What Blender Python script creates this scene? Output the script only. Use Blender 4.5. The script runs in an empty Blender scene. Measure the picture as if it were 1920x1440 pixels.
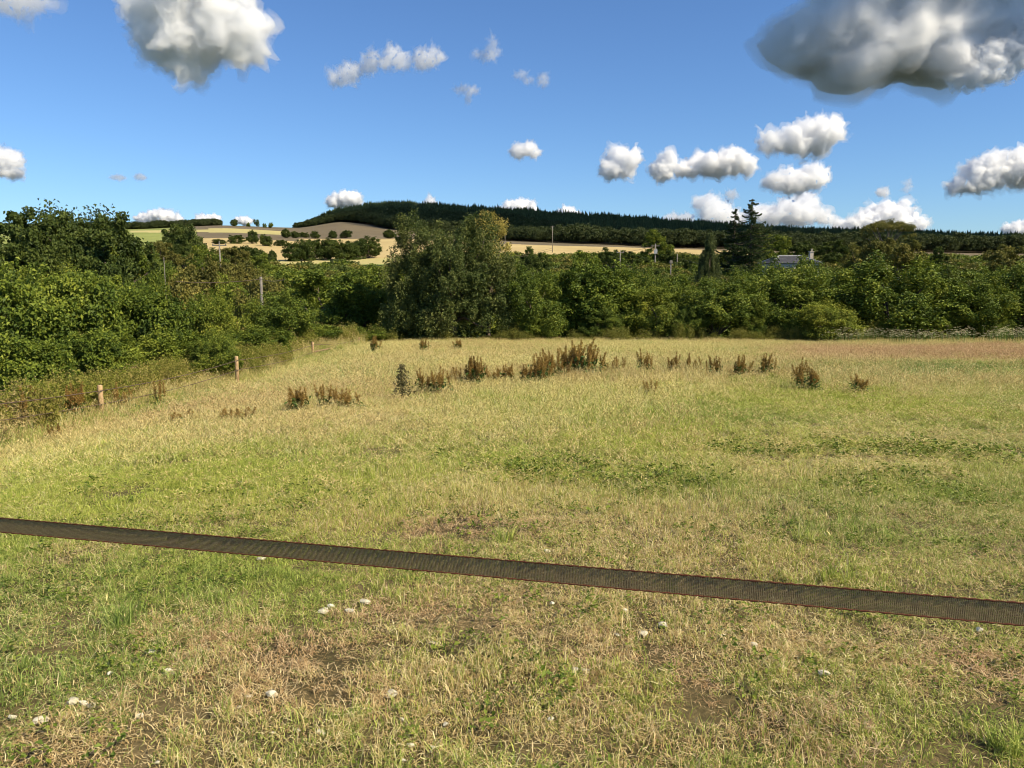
import bpy, bmesh, math, random
import numpy as np
from mathutils import Vector, Matrix
# ------------------------------------------------------------------ camera
SC = bpy.context.scene
COL = SC.collection
F = 1450.0                      # focal length in pixels of the 1920 px wide photograph
PITCH = math.radians(7.86)
EYE = 1.6
cam_d = bpy.data.cameras.new('camera'); cam = bpy.data.objects.new('camera', cam_d); COL.objects.link(cam)
cam_d.sensor_width = 36.0; cam_d.lens = 36.0 * F / 1920.0
cam_d.clip_start = 0.05; cam_d.clip_end = 60000
cam.location = (0, 0, EYE); cam.rotation_euler = (math.radians(90) - PITCH, 0, 0)
SC.camera = cam
# ------------------------------------------------------------------ light
SUN_EL, SUN_AZ = math.radians(44), math.radians(122)     # azimuth clockwise from the view direction (+Y)
w = bpy.data.worlds.new('World'); SC.world = w; w.use_nodes = True
nt = w.node_tree; bg = nt.nodes['Background']
sky = nt.nodes.new('ShaderNodeTexSky'); sky.sky_type = 'NISHITA'; sky.sun_disc = False
sky.sun_elevation = SUN_EL; sky.sun_rotation = SUN_AZ
sky.air_density = 1.0; sky.dust_density = 0.25; sky.ozone_density = 2.2; sky.altitude = 100
tint = nt.nodes.new('ShaderNodeMix'); tint.data_type = 'RGBA'; tint.blend_type = 'MULTIPLY'; tint.inputs[0].default_value = 1
tint.inputs[7].default_value = (.68, .93, 1.24, 1); nt.links.new(sky.outputs[0], tint.inputs[6]); nt.links.new(tint.outputs[2], bg.inputs[0]); bg.inputs[1].default_value = 0.079
sl = bpy.data.lights.new('sun', 'SUN'); sl.energy = 5.0; sl.angle = math.radians(0.53); sl.color = (1, 0.88, 0.66)
so = bpy.data.objects.new('sun', sl); COL.objects.link(so)
SUNV = Vector((math.cos(SUN_EL) * math.sin(SUN_AZ), math.cos(SUN_EL) * math.cos(SUN_AZ), math.sin(SUN_EL)))
so.rotation_euler = SUNV.to_track_quat('Z', 'Y').to_euler(); so.location = (30, -20, 60)
SC.view_settings.view_transform = 'Standard'; SC.view_settings.look = 'None'
SC.view_settings.exposure = 0.54; SC.view_settings.gamma = 1; SC.view_settings.use_curve_mapping = False
SC.render.engine = 'CYCLES'
SC.cycles.use_denoising = True; SC.cycles.filter_width = 1.05
SC.cycles.max_bounces = 20; SC.cycles.diffuse_bounces = 2; SC.cycles.glossy_bounces = 2
SC.cycles.transmission_bounces = 3; SC.cycles.transparent_max_bounces = 20; SC.cycles.volume_bounces = 20
SC.cycles.use_adaptive_sampling = True; SC.cycles.adaptive_threshold = 0.015

# ------------------------------------------------------------------ helpers
def at(px, py, Y):
    cx = (px - 960) / F; cy = (720 - py) / F
    dy = math.cos(PITCH) + cy * math.sin(PITCH); dz = -math.sin(PITCH) + cy * math.cos(PITCH)
    return Vector((cx / dy * Y, Y, EYE + dz / dy * Y))
def px2u(px, py=470):           # pixel column -> x / Y
    cy = (720 - py) / F
    return (px - 960) / F / (math.cos(PITCH) + cy * math.sin(PITCH))
def py2s(py):                   # pixel row -> (z - eye) / Y
    cy = (720 - np.asarray(py, float)) / F
    return (-math.sin(PITCH) + cy * math.cos(PITCH)) / (math.cos(PITCH) + cy * math.sin(PITCH))
def hsh(ix, iy, seed):
    h = (ix.astype(np.int64) * 374761393 + iy.astype(np.int64) * 668265263 + seed * 974634777) & 0xffffffff
    h = ((h ^ (h >> 13)) * 1274126177) & 0xffffffff
    return ((h ^ (h >> 16)) & 0xffff) / 65535.0
def vnoise(x, y, seed=0):
    x = np.asarray(x, float); y = np.asarray(y, float)
    ix = np.floor(x); iy = np.floor(y); fx = x - ix; fy = y - iy
    fx = fx * fx * (3 - 2 * fx); fy = fy * fy * (3 - 2 * fy)
    a = hsh(ix, iy, seed); b = hsh(ix + 1, iy, seed); c = hsh(ix, iy + 1, seed); d = hsh(ix + 1, iy + 1, seed)
    return (a * (1 - fx) + b * fx) * (1 - fy) + (c * (1 - fx) + d * fx) * fy
def fbm(x, y, s, seed=0, o=3):
    t = 0; a = 1; n = 0
    for k in range(o):
        t = t + a * vnoise(np.asarray(x) / s * 2 ** k + 17 * k, np.asarray(y) / s * 2 ** k, seed + k); n += a; a *= .5
    return t / n
def vnoise3(x, y, z, seed=0):
    iz = np.floor(z); fz = z - iz; fz = fz * fz * (3 - 2 * fz)
    return vnoise(x + iz * 37.17, y + iz * 91.7, seed) * (1 - fz) + vnoise(x + (iz + 1) * 37.17, y + (iz + 1) * 91.7, seed) * fz
def sm(a, b, x):
    t = np.clip((np.asarray(x, float) - a) / (b - a), 0, 1); return t * t * (3 - 2 * t)

def tag(o, label=None, cat=None, group=None, kind=None):
    if label: o['label'] = label
    if cat: o['category'] = cat
    if group: o['group'] = group
    if kind: o['kind'] = kind
    return o
def empty(name, loc=(0, 0, 0), rz=0, s=(1, 1, 1)):
    o = bpy.data.objects.new(name, None); COL.objects.link(o); o.location = loc; o.rotation_euler = (0, 0, rz)
    o.scale = s if not isinstance(s, (int, float)) else (s, s, s)
    o.empty_display_size = .2
    return o
def mesh_np(name, V, faces_list, mats, fattr=None, smooth=False, link=True, parent=None, matidx=None):
    """faces_list: list of int arrays (n,k)"""
    me = bpy.data.meshes.new(name)
    V = np.asarray(V, np.float32)
    me.vertices.add(len(V)); me.vertices.foreach_set('co', V.ravel())
    tot = sum(f.size for f in faces_list); nf = sum(len(f) for f in faces_list)
    me.loops.add(tot); me.loops.foreach_set('vertex_index', np.concatenate([f.ravel() for f in faces_list]).astype(np.int32))
    me.polygons.add(nf)
    st = []; s0 = 0
    for f in faces_list:
        k = f.shape[1]; st.append(s0 + np.arange(len(f)) * k); s0 += f.size
    me.polygons.foreach_set('loop_start', np.concatenate(st).astype(np.int32))
    me.polygons.foreach_set('use_smooth', np.full(nf, smooth))
    if fattr:
        for an, arr in fattr.items():
            A = me.attributes.new(an, 'FLOAT', 'FACE'); A.data.foreach_set('value', np.asarray(arr, np.float32))
    for m in (mats if isinstance(mats, (list, tuple)) else [mats]): me.materials.append(m)
    if matidx is not None: me.polygons.foreach_set('material_index', np.asarray(matidx, np.int32))
    me.update(calc_edges=True); me.validate()
    o = bpy.data.objects.new(name, me)
    if link: COL.objects.link(o)
    if parent is not None: o.parent = parent
    return o
class MB:                        # collects boxes, tubes and solids into one mesh
    def __init__(s): s.v = []; s.f = []
    def add(s, v, f):
        n = len(s.v); s.v += [tuple(p) for p in v]; s.f += [tuple(i + n for i in q) for q in f]
    def box(s, c, d, rz=0):
        c = Vector(c); R = Matrix.Rotation(rz, 3, 'Z')
        v = [c + R @ Vector((x * d[0] / 2, y * d[1] / 2, z * d[2] / 2)) for z in (-1, 1) for (x, y) in ((-1, -1), (1, -1), (1, 1), (-1, 1))]
        s.add(v, [(3, 2, 1, 0), (4, 5, 6, 7), (0, 1, 5, 4), (1, 2, 6, 5), (2, 3, 7, 6), (3, 0, 4, 7)])
    def tube(s, pts, rad, n=8, cap=True):
        pts = [Vector(p) for p in pts]
        if isinstance(rad, (int, float)): rad = [rad] * len(pts)
        v = []; up = Vector((0.13, 0.31, 1)).normalized()
        for i, p in enumerate(pts):
            t = (pts[min(i + 1, len(pts) - 1)] - pts[max(i - 1, 0)]).normalized()
            a = t.cross(up if abs(t.dot(up)) < .95 else Vector((1, 0, 0))).normalized(); b = t.cross(a)
            v += [p + (a * math.cos(2 * math.pi * k / n) + b * math.sin(2 * math.pi * k / n)) * rad[i] for k in range(n)]
        f = []
        for i in range(len(pts) - 1):
            for k in range(n):
                f.append((i * n + k, i * n + (k + 1) % n, (i + 1) * n + (k + 1) % n, (i + 1) * n + k))
        if cap: f.append(tuple(range(n - 1, -1, -1))); f.append(tuple(range((len(pts) - 1) * n, len(pts) * n)))
        s.add(v, f)
    def build(s, name, m, parent=None, smooth=False, link=True):
        me = bpy.data.meshes.new(name); me.from_pydata(s.v, [], s.f); me.materials.append(m)
        if smooth: me.polygons.foreach_set('use_smooth', [True] * len(me.polygons))
        me.update(); o = bpy.data.objects.new(name, me)
        if link: COL.objects.link(o)
        o.parent = parent
        return o
def copy_tree(o, parent=None):
    c = o.copy(); COL.objects.link(c); c.parent = parent
    for ch in list(o.children): copy_tree(ch, c)
    return c

# ------------------------------------------------------------------ materials
class NT:
    def __init__(s, name):
        s.m = bpy.data.materials.new(name); s.m.use_nodes = True; s.t = s.m.node_tree; s.t.nodes.clear()
        s.out = s.n('ShaderNodeOutputMaterial')
    def n(s, t, **k):
        x = s.t.nodes.new(t)
        for a, b in k.items(): setattr(x, a, b)
        return x
    def l(s, a, b): s.t.links.new(a, b)
    def attr(s, name, typ='GEOMETRY'):
        a = s.n('ShaderNodeAttribute'); a.attribute_name = name; a.attribute_type = typ; return a.outputs['Fac']
    def ramp(s, src, stops):
        r = s.n('ShaderNodeValToRGB'); e = r.color_ramp.elements
        e[0].position = stops[0][0]; e[0].color = (*stops[0][1], 1); e[1].position = stops[-1][0]; e[1].color = (*stops[-1][1], 1)
        for p, c in stops[1:-1]:
            q = e.new(p); q.color = (*c, 1)
        s.l(src, r.inputs[0]); return r.outputs[0]
    def noise(s, scale, detail=3, rough=.55, vec=None, dist=0):
        q = s.n('ShaderNodeTexNoise'); q.inputs['Scale'].default_value = scale; q.inputs['Detail'].default_value = detail
        q.inputs['Roughness'].default_value = rough; q.inputs['Distortion'].default_value = dist
        if vec is not None: s.l(vec, q.inputs['Vector'])
        return q.outputs['Fac']
    def pos(s): return s.n('ShaderNodeNewGeometry').outputs['Position']
    def mix(s, f, a, b, typ='RGBA', bl='MIX'):
        q = s.n('ShaderNodeMix', data_type=typ)
        if typ == 'RGBA': q.blend_type = bl; ia, ib, o = q.inputs[6], q.inputs[7], q.outputs[2]
        else: ia, ib, o = q.inputs[2], q.inputs[3], q.outputs[0]
        for i, v in ((q.inputs[0], f), (ia, a), (ib, b)):
            if isinstance(v, bpy.types.NodeSocket): s.l(v, i)
            elif isinstance(v, (int, float)): i.default_value = v
            else: i.default_value = (*v, 1)
        return o
    def math(s, op, a, b=None, c=None):
        q = s.n('ShaderNodeMath', operation=op)
        for i, v in enumerate((a, b, c)):
            if v is None: continue
            if isinstance(v, bpy.types.NodeSocket): s.l(v, q.inputs[i])
            else: q.inputs[i].default_value = v
        return q.outputs[0]
    def pbr(s, col, rough=.7, spec=.3, metal=0):
        b = s.n('ShaderNodeBsdfPrincipled')
        if isinstance(col, bpy.types.NodeSocket): s.l(col, b.inputs['Base Color'])
        else: b.inputs['Base Color'].default_value = (*col, 1)
        if isinstance(rough, bpy.types.NodeSocket): s.l(rough, b.inputs['Roughness'])
        else: b.inputs['Roughness'].default_value = rough
        b.inputs['Specular IOR Level'].default_value = spec; b.inputs['Metallic'].default_value = metal
        return b
    def bump(s, h, b, strength=.5, dist=.02):
        q = s.n('ShaderNodeBump'); q.inputs['Strength'].default_value = strength; q.inputs['Distance'].default_value = dist
        s.l(h, q.inputs['Height']); s.l(q.outputs[0], b.inputs['Normal'])
    def done(s, sh): s.l(sh, s.out.inputs[0]); return s.m
def leaf_mat(name, stops, transl=.14, vary=.5, nscale=.35):
    t = NT(name); r = t.attr('rnd'); nz = t.noise(nscale, 2, .5, t.pos())
    oi = t.n('ShaderNodeObjectInfo').outputs['Random']
    f = t.math('ADD', t.math('MULTIPLY', r, .55), t.math('MULTIPLY', nz, vary)); f = t.math('ADD', f, t.math('MULTIPLY', oi, .12))
    c = t.ramp(f, stops)
    c = t.mix(1.0, c, (1.46, 1.29, .98), bl='MULTIPLY')
    d = t.pbr(c, .62, .22)
    tr = t.n('ShaderNodeBsdfTranslucent'); c2 = t.mix(.35, c, (.30, .38, .04)); t.l(c2, tr.inputs[0])
    m = t.n('ShaderNodeMixShader'); m.inputs[0].default_value = transl
    t.l(d.outputs[0], m.inputs[1]); t.l(tr.outputs[0], m.inputs[2])
    return t.done(m.outputs[0])
def simple(name, stops, scale, rough=.85, vec=None, detail=4, spec=.2, bump=0):
    t = NT(name); nz = t.noise(scale, detail, .6, t.pos() if vec is None else vec)
    b = t.pbr(t.ramp(nz, stops), rough, spec)
    if bump: t.bump(nz, b, .8, bump)
    return t.done(b.outputs[0])
# ------------------------------------------------------------------ clouds
def cloud_mat(name, sigma, aniso=.35):
    m = bpy.data.materials.new(name); m.use_nodes = True; t = m.node_tree; t.nodes.clear()
    o = t.nodes.new('ShaderNodeOutputMaterial'); v = t.nodes.new('ShaderNodeVolumeScatter')
    v.inputs['Color'].default_value = (.999, .999, .999, 1); v.inputs['Density'].default_value = sigma; v.inputs['Anisotropy'].default_value = aniso
    t.links.new(v.outputs[0], o.inputs[1]); return m
_tex = {}
def ctex(size, depth=3):
    k = (round(size, 3), depth)
    if k not in _tex:
        t = bpy.data.textures.new('cloud_noise', 'CLOUDS'); t.noise_scale = size; t.noise_depth = depth; t.noise_basis = 'ORIGINAL_PERLIN'
        _tex[k] = t
    return _tex[k]
def cloud(label, D, lobes, opt=6.0, rough=1.0, puff=1, seed=0, group='clouds in the blue sky'):
    rnd = random.Random(seed * 7 + int(lobes[0][0]))
    k = D / F
    c0 = at(sum(l[0] for l in lobes) / len(lobes), sum(l[1] for l in lobes) / len(lobes), D)
    bm = bmesh.new(); rs = []
    for (px, py, rx, ry) in lobes:
        p = at(px, py, D) - c0; rs.append(ry * k)
        M = Matrix.Translation(p) @ Matrix.Diagonal((rx * k * .95, (rx + ry) * .5 * k, ry * k * .95, 1))
        bmesh.ops.create_icosphere(bm, subdivisions=3, radius=1, matrix=M)
        for j in range(9 * puff):
            a = rnd.uniform(0, 6.283); e = rnd.uniform(-.35, 1)
            q = Vector((math.cos(a) * rx * .72, rnd.uniform(-.5, .5) * rx, (math.sin(a) if e < .3 else abs(math.sin(a))) * ry * .68)) * k
            r = rnd.uniform(.22, .42) * min(rx, ry) * k
            bmesh.ops.create_icosphere(bm, subdivisions=2, radius=r, matrix=Matrix.Translation(p + q))
    me = bpy.data.meshes.new('cloud'); bm.to_mesh(me); bm.free()
    R = float(np.mean(rs)); vox = max(R / 24, sum(l[2] for l in lobes) * k / 130)
    def billow(v, nr, off, amp, sd):
        d = np.zeros(len(v)); f = R * .95; a = .34 * amp * (rough / .8 if rough < .8 else 1)
        for q in range(5):
            n_ = vnoise3(v[:, 0] / f + 11 * q, v[:, 1] / f, v[:, 2] / f, sd + q); d += a * (np.abs(2 * n_ - 1) * 1.5 - .5) ; f *= .5; a *= .60
        wv = np.stack([vnoise3(v[:, 0] / R * 2.2 + 7 * j, v[:, 1] / R * 2.2, v[:, 2] / R * 2.2, sd + 20 + j) - .5 for j in range(3)], 1)
        w2 = np.stack([vnoise3(v[:, 0] / R * 6 + 7 * j, v[:, 1] / R * 6, v[:, 2] / R * 6, sd + 30 + j) - .5 for j in range(3)], 1)
        return v + nr * ((d + off) * R)[:, None] + wv * R * .55 * rough * amp + w2 * R * .22 * rough * amp
    def grown(me_, off, amp, mat):
        tmp = bpy.data.objects.new('tmp', me_); COL.objects.link(tmp)
        m = tmp.modifiers.new('r', 'REMESH'); m.mode = 'VOXEL'; m.voxel_size = vox; m.use_smooth_shade = True
        ev = tmp.evaluated_get(bpy.context.evaluated_depsgraph_get()); out = bpy.data.meshes.new_from_object(ev)
        nv = len(out.vertices); v = np.zeros(nv * 3, np.float32); out.vertices.foreach_get('co', v); v = v.reshape(-1, 3).astype(float)
        nr = np.zeros(nv * 3, np.float32); out.vertex_normals.foreach_get('vector', nr); nr = nr.reshape(-1, 3)
        out.vertices.foreach_set('co', billow(v, nr, off, amp, seed * 3 + 1).astype(np.float32).ravel()); out.update()
        out.materials.clear(); out.materials.append(mat); bpy.data.objects.remove(tmp); return out
    soft = opt < 2.2 or D < 2000 or lobes[0][2] >= 100
    core = grown(me, -.06, .9, cloud_mat('cloud_vapour', (opt * .6 if soft else opt * .8) / R))
    fr = grown(me, .11 if rough < .5 else .09, 1.6, cloud_mat('thin_vapour', min(opt * .26, 1.1) / R))
    o = bpy.data.objects.new('cloud', core); COL.objects.link(o); o.location = c0
    e_ = bpy.data.objects.new('fringe', fr); COL.objects.link(e_); e_.parent = o
    return tag(o, label, 'cloud', group)
CL = [
 ('large white cloud with grey underside at the top left, cut by the picture top', 1900, [(330,10,95,60),(425,45,75,60),(350,75,85,52),(300,30,60,50),(465,85,36,32),(345,125,50,26),(400,-30,90,50)], 7, 1.0),
 ('huge dark grey cloud at the top right', 9000, [(1530,85,100,68),(1620,95,110,72),(1720,80,125,78),(1830,55,110,66),(1920,30,100,60),(1640,10,130,60),(1790,-20,150,70),(1570,140,60,34),(2040,20,120,70),(1690,-60,200,70),(1750,-230,270,150),(2060,-190,240,170),(1520,-190,170,110),(1800,-420,260,160)], 20, .42),  # unseen lobes above the frame are added mass that shades the underside
 ('ragged white cloud added as the sunlit right rim of the huge grey one', 8600, [(1838,140,34,18),(1872,128,34,26),(1905,104,30,30),(1930,70,34,40),(1860,108,30,26),(1802,150,20,10)], 5, 1.4),  # separate cloud added to stand in for the grey cloud's sunlit rim
 ('ragged thin white cloud in the upper middle, left of a small round one', 2600, [(636,150,20,13),(655,138,24,20),(685,128,20,10),(700,112,18,20),(722,118,16,12),(742,104,22,18),(756,118,16,12)], 1.6, 1.8),
 ('small round white puff in the upper middle of the sky', 2600, [(798,112,26,17),(815,104,18,15)], 1.7, 1.5),
 ('small hooked wisp of cloud high in the middle, right of the round puff', 2600, [(910,104,26,8),(922,98,14,14),(924,82,8,14)], .9, 1.9),
 ('little faint wisp below the round puff', 2700, [(866,168,18,6),(880,170,16,10),(878,184,7,9)], .8, 1.9),
 ('very faint flat pair of wisps below the hooked wisp', 2700, [(976,140,14,6),(990,150,12,6),(1018,150,12,13)], .6, 1.9),
 ('small compact white cloud alone in the middle of the sky', 3300, [(975,284,20,13),(992,278,18,13),(1003,286,13,9)], 2.5, 1.0),
 ('tilted egg shaped white cloud right of the middle', 3300, [(1150,315,32,22),(1172,302,32,25),(1190,296,16,18)], 5, .9),
 ('long white cloud with a curled left head right of the middle', 3300, [(1240,318,24,22),(1250,300,20,14),(1290,318,30,14),(1330,308,42,22),(1370,302,42,24),(1400,310,22,16)], 5, .9),
 ('broad white cloud under the dark grey cloud', 2900, [(1455,270,34,18),(1495,262,45,28),(1535,252,45,34),(1560,242,24,26)], 5, .9),
 ('oval white cloud just above the spruce side clouds', 3400, [(1462,340,34,16),(1495,338,40,24),(1530,330,28,24)], 4, .9),
 ('hazy white cloud right behind the tall spruce', 5200, [(1450,404,45,20),(1490,398,42,26),(1510,378,24,24),(1535,408,30,12)], 3, 1.1),
 ('hazy white cloud left of the tall spruce', 5200, [(1322,382,24,20),(1345,400,36,22),(1370,408,34,18)], 2.4, 1.1),
 ('low hazy cloud bank sitting on the wooded ridge', 6000, [(1262,410,20,10),(1287,408,16,11)], 1.3, 1.1),
 ('bright heaped white cloud behind the umbrella shaped tree', 5200, [(1600,428,40,16),(1635,418,42,26),(1670,408,42,32),(1700,422,34,22)], 8, 1.0),
 ('large white cloud with shaded left side at the right edge', 3000, [(1815,345,38,17),(1850,325,45,30),(1885,308,40,30),(1920,318,50,34)], 6, .9),
 ('grey white cloud cut by the left edge of the picture', 3200, [(8,300,36,20),(0,322,44,10)], 3, 1.0),
 ('dome shaped white cloud over the left shoulder of the wooded hill', 5400, [(632,378,22,14),(655,374,25,17)], 9, .7),
 ('low heaped white cloud over the far left skyline', 6000, [(275,410,24,12),(300,406,28,14),(325,412,20,9)], 9, .9),
 ('small white cloud peeping over the skyline right of the round tree', 6000, [(385,412,18,10),(400,411,14,10)], 9, .8),
 ('tiny white cloud behind the lone oak on the ridge', 6000, [(456,414,17,8)], 7, .8),
 ('white cloud peeping over the wood behind the big field tree', 6000, [(935,398,20,9),(968,390,26,15),(990,390,18,13)], 9, .9),
 ('white cloud in the notch of the wooded skyline', 6000, [(1062,402,20,13),(1078,408,20,12)], 9, .8),
 ('small cloud at the lower right edge just above the ridge', 6000, [(1898,432,20,12),(1918,426,22,14)], 5, .9),
 ('tiny puff left of the two right hand wisps', 3600, [(1656,360,14,10)], 1.5, 1.1),
 ('tiny upright wisp right of a tiny puff', 3600, [(1703,350,9,14)], .9, 1.2),
 ('faint grey cloud in the top left corner', 1900, [(30,0,60,26)], 1.2, 1.2),
 ('tiny pale puff above the wood right of the dome shaped cloud', 6000, [(806,378,11,12)], 3, .9),
 ('small faint grey puff above the tall spruce', 3900, [(1371,365,14,11)], 1.0, 1.1),
 ('faint grey streak low in the left sky', 3900, [(222,333,14,6),(262,332,12,7)], .7, 1.2),
]
for i, (lb, D, lobes, op, rg) in enumerate(CL): cloud(lb, D, lobes, op, rg, seed=i)
# ------------------------------------------------------------------ terrain
TPX = np.array([-900, 0, 250, 420, 560, 640, 740, 960, 1100, 1300, 1500, 1700, 1920, 2800.])
TU = np.array([px2u(p) for p in TPX])
TT = [  # depth, pixel row of the ground at every column
 (130, [560,556,553,550,548,545,550,560,560,555,550,545,550,550]),
 (200, [530,528,520,512,512,512,512,515,515,515,512,510,515,520]),
 (280, [505,500,495,492,494,492,490,495,496,498,500,500,505,510]),
 (350, [490,485,478,472,478,478,472,480,482,485,490,490,492,500]),
 (430, [475,468,458,455,462,462,456,468,472,478,482,482,484,490]),
 (520, [462,450,448,446,452,452,449,460,464,470,476,476,480,485]),
 (640, [455,442,437,437,442,443,446,455,459,466,472,473,476,480]),
 (800, [450,436,432,427,434,430,438,452,456,462,467,470,474,478]),
 (950, [448,434,430,422.5,428,419,428,446,452,458,463,467,471,476]),
 (1150,[446,432,432,424,427,411,408,424,433,444,455,460,468,474]),
 (1350,[446,433,434,430,429,409,399,411,420,436,449,455,463,470]),
 (1550,[448,435,437,436,433,412,399,411,420,435,447,453,460,468]),
 (2000,[455,445,447,446,436,424,414,420,432,446,456,462,468,474]),
 (3000,[475,468,468,468,464,456,452,454,460,466,470,474,478,482]),
 (6000,[500]*14), (14000,[512]*14), (30000,[517]*14)]
TLY = np.log(np.array([t[0] for t in TT])); TZ = np.array([[py2s(p) * t[0] + EYE for p in t[1]] for t in TT])
def near_z(x, y):
    z = -0.045 * y
    z = z - .80 * sm(3.0, 9.5, -x) * (1 - sm(20, 44, y)) - 1.1 * sm(10, 14.5, -x) * (1 - .6 * sm(40, 60, y)) - .6 * sm(14, 30, -x)
    z = z + .10 * (fbm(x, y, 6, 3) - .5) * sm(3, 12, y) + .03 * (fbm(x, y, 1.1, 8, 2) - .5)
    for (hx, hy) in ((.96, 2.86), (.27, 2.45), (-.17, 2.62)): z = z - .055 * np.exp(-(((x - hx) / .13) ** 2 + ((y - hy) / .10) ** 2))
    z = z - 1.2 * sm(42.5, 60, y) - .035 * np.maximum(y - 50, 0)
    return z
def far_z(x, y):
    u = np.clip(x / np.maximum(y, 1), TU[0], TU[-1]); ly = np.clip(np.log(np.maximum(y, 1)), TLY[0], TLY[-1])
    iu = np.clip(np.searchsorted(TU, u) - 1, 0, len(TU) - 2); iy = np.clip(np.searchsorted(TLY, ly) - 1, 0, len(TLY) - 2)
    fu = (u - TU[iu]) / (TU[iu + 1] - TU[iu]); fy = (ly - TLY[iy]) / (TLY[iy + 1] - TLY[iy])
    fu = fu * fu * (3 - 2 * fu) * .5 + fu * .5
    return (TZ[iy, iu] * (1 - fu) + TZ[iy, iu + 1] * fu) * (1 - fy) + (TZ[iy + 1, iu] * (1 - fu) + TZ[iy + 1, iu + 1] * fu) * fy
def gz(x, y):
    x = np.asarray(x, float); y = np.asarray(y, float)
    yn = np.minimum(y, 130); t = sm(60, 128, y)
    return near_z(x, yn) * (1 - t) + far_z(x, np.maximum(y, 60)) * t
def gzf(x, y): return float(gz(np.array([x]), np.array([y]))[0])

# depth lines of the grid, columns as x / y
Ys = np.concatenate([np.linspace(-25, 1.0, 12), np.geomspace(1.5, 60, 150), np.geomspace(62, 2000, 230), np.geomspace(2100, 30000, 30)])
Us = np.linspace(-1.6, 1.6, 420)
W = np.maximum(np.abs(Ys), 0) ; W = np.where(Ys < 12, 12 + 0 * Ys, Ys)      # near the camera the strips keep a constant width
GX = Us[None, :] * W[:, None]; GY = np.repeat(Ys[:, None], len(Us), 1)
GZ = gz(GX, GY)
nY, nU = GX.shape
q = np.arange(nY * nU).reshape(nY, nU)
Fq = np.stack([q[:-1, :-1], q[:-1, 1:], q[1:, 1:], q[1:, :-1]], -1).reshape(-1, 4)
FX = (GX[:-1, :-1] + GX[1:, 1:]).ravel() / 2; FY = (GY[:-1, :-1] + GY[1:, 1:]).ravel() / 2
FPX = 960 + (FX / np.maximum(FY, 1)) * F * 1.005     # rough pixel column of each face
# field pattern: 0 meadow, 1 gold stubble, 2 brown plough, 3 green pasture, 4 wood floor, 5 pale dry field
mi = np.zeros(len(FX), int)
wob = (fbm(FX, FY, 60, 5) - .5)
D_ = FY + wob * 30
mi[(FY > 60)] = 3
mi[(FY > 45) & (D_ < 250)] = 6
mi[(FY > 200) & (D_ < 330) & (FPX > 900)] = 6
mi[(D_ > 255) & (D_ < 300) & (FPX > 430) & (FPX < 800)] = 5
mi[(D_ > 300) & (D_ < 520) & (FPX > 330) & (FPX < 1420)] = 1
mi[(D_ > 520) & (D_ < 660) & (FPX > 380) & (FPX < 560)] = 2
mi[(D_ > 520) & (D_ < 560) & (FPX > 560)] = 1
mi[(D_ > 560) & (D_ < 1100) & (FPX > 500)] = 2
mi[(D_ > 660) & (D_ < 760) & (FPX > 250) & (FPX < 500)] = 5
mi[(D_ > 740) & (D_ < 1300) & (FPX > 360) & (FPX < 560)] = 2
mi[(D_ > 650) & (D_ < 790) & (FPX > 400) & (FPX < 545)] = 5
mi[(D_ > 330) & (D_ < 620) & (FPX > 1420)] = 2
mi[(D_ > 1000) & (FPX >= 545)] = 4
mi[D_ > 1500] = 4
def field_mat(name, stops, s1, s2, bump=.03):
    t = NT(name); p = t.pos(); a = t.noise(s1, 3, .6, p); b = t.noise(s2, 4, .7, p)
    f = t.math('ADD', t.math('MULTIPLY', a, .55), t.math('MULTIPLY', b, .45))
    d = t.pbr(t.ramp(f, stops), .95, .1); t.bump(b, d, .6, bump); return t.done(d.outputs[0])
M_turf = field_mat('turf_soil', [(.3, (.040, .032, .014)), (.45, (.075, .060, .026)), (.55, (.13, .10, .045)), (.7, (.19, .14, .075))], .9, 28, .02)
M_gold = field_mat('gold_stubble', [(.3, (.35, .26, .11)), (.7, (.53, .41, .19))], .02, .5)
M_plough = field_mat('brown_field', [(.3, (.115, .09, .053)), (.7, (.18, .145, .088))], .015, .4)
M_past = field_mat('green_pasture', [(.3, (.15, .18, .045)), (.7, (.30, .32, .09))], .012, .3)
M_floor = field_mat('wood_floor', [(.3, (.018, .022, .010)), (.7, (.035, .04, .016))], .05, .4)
M_pale = field_mat('pale_dry_field', [(.3, (.33, .30, .11)), (.7, (.50, .42, .18))], .02, .4)
M_scrub = field_mat('scrub_floor', [(.3, (.025, .035, .010)), (.7, (.06, .075, .02))], .1, 1.5)
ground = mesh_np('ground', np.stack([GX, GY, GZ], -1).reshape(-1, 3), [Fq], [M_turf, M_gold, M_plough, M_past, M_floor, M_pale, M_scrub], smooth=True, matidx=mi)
tag(ground, kind='structure')

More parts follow.
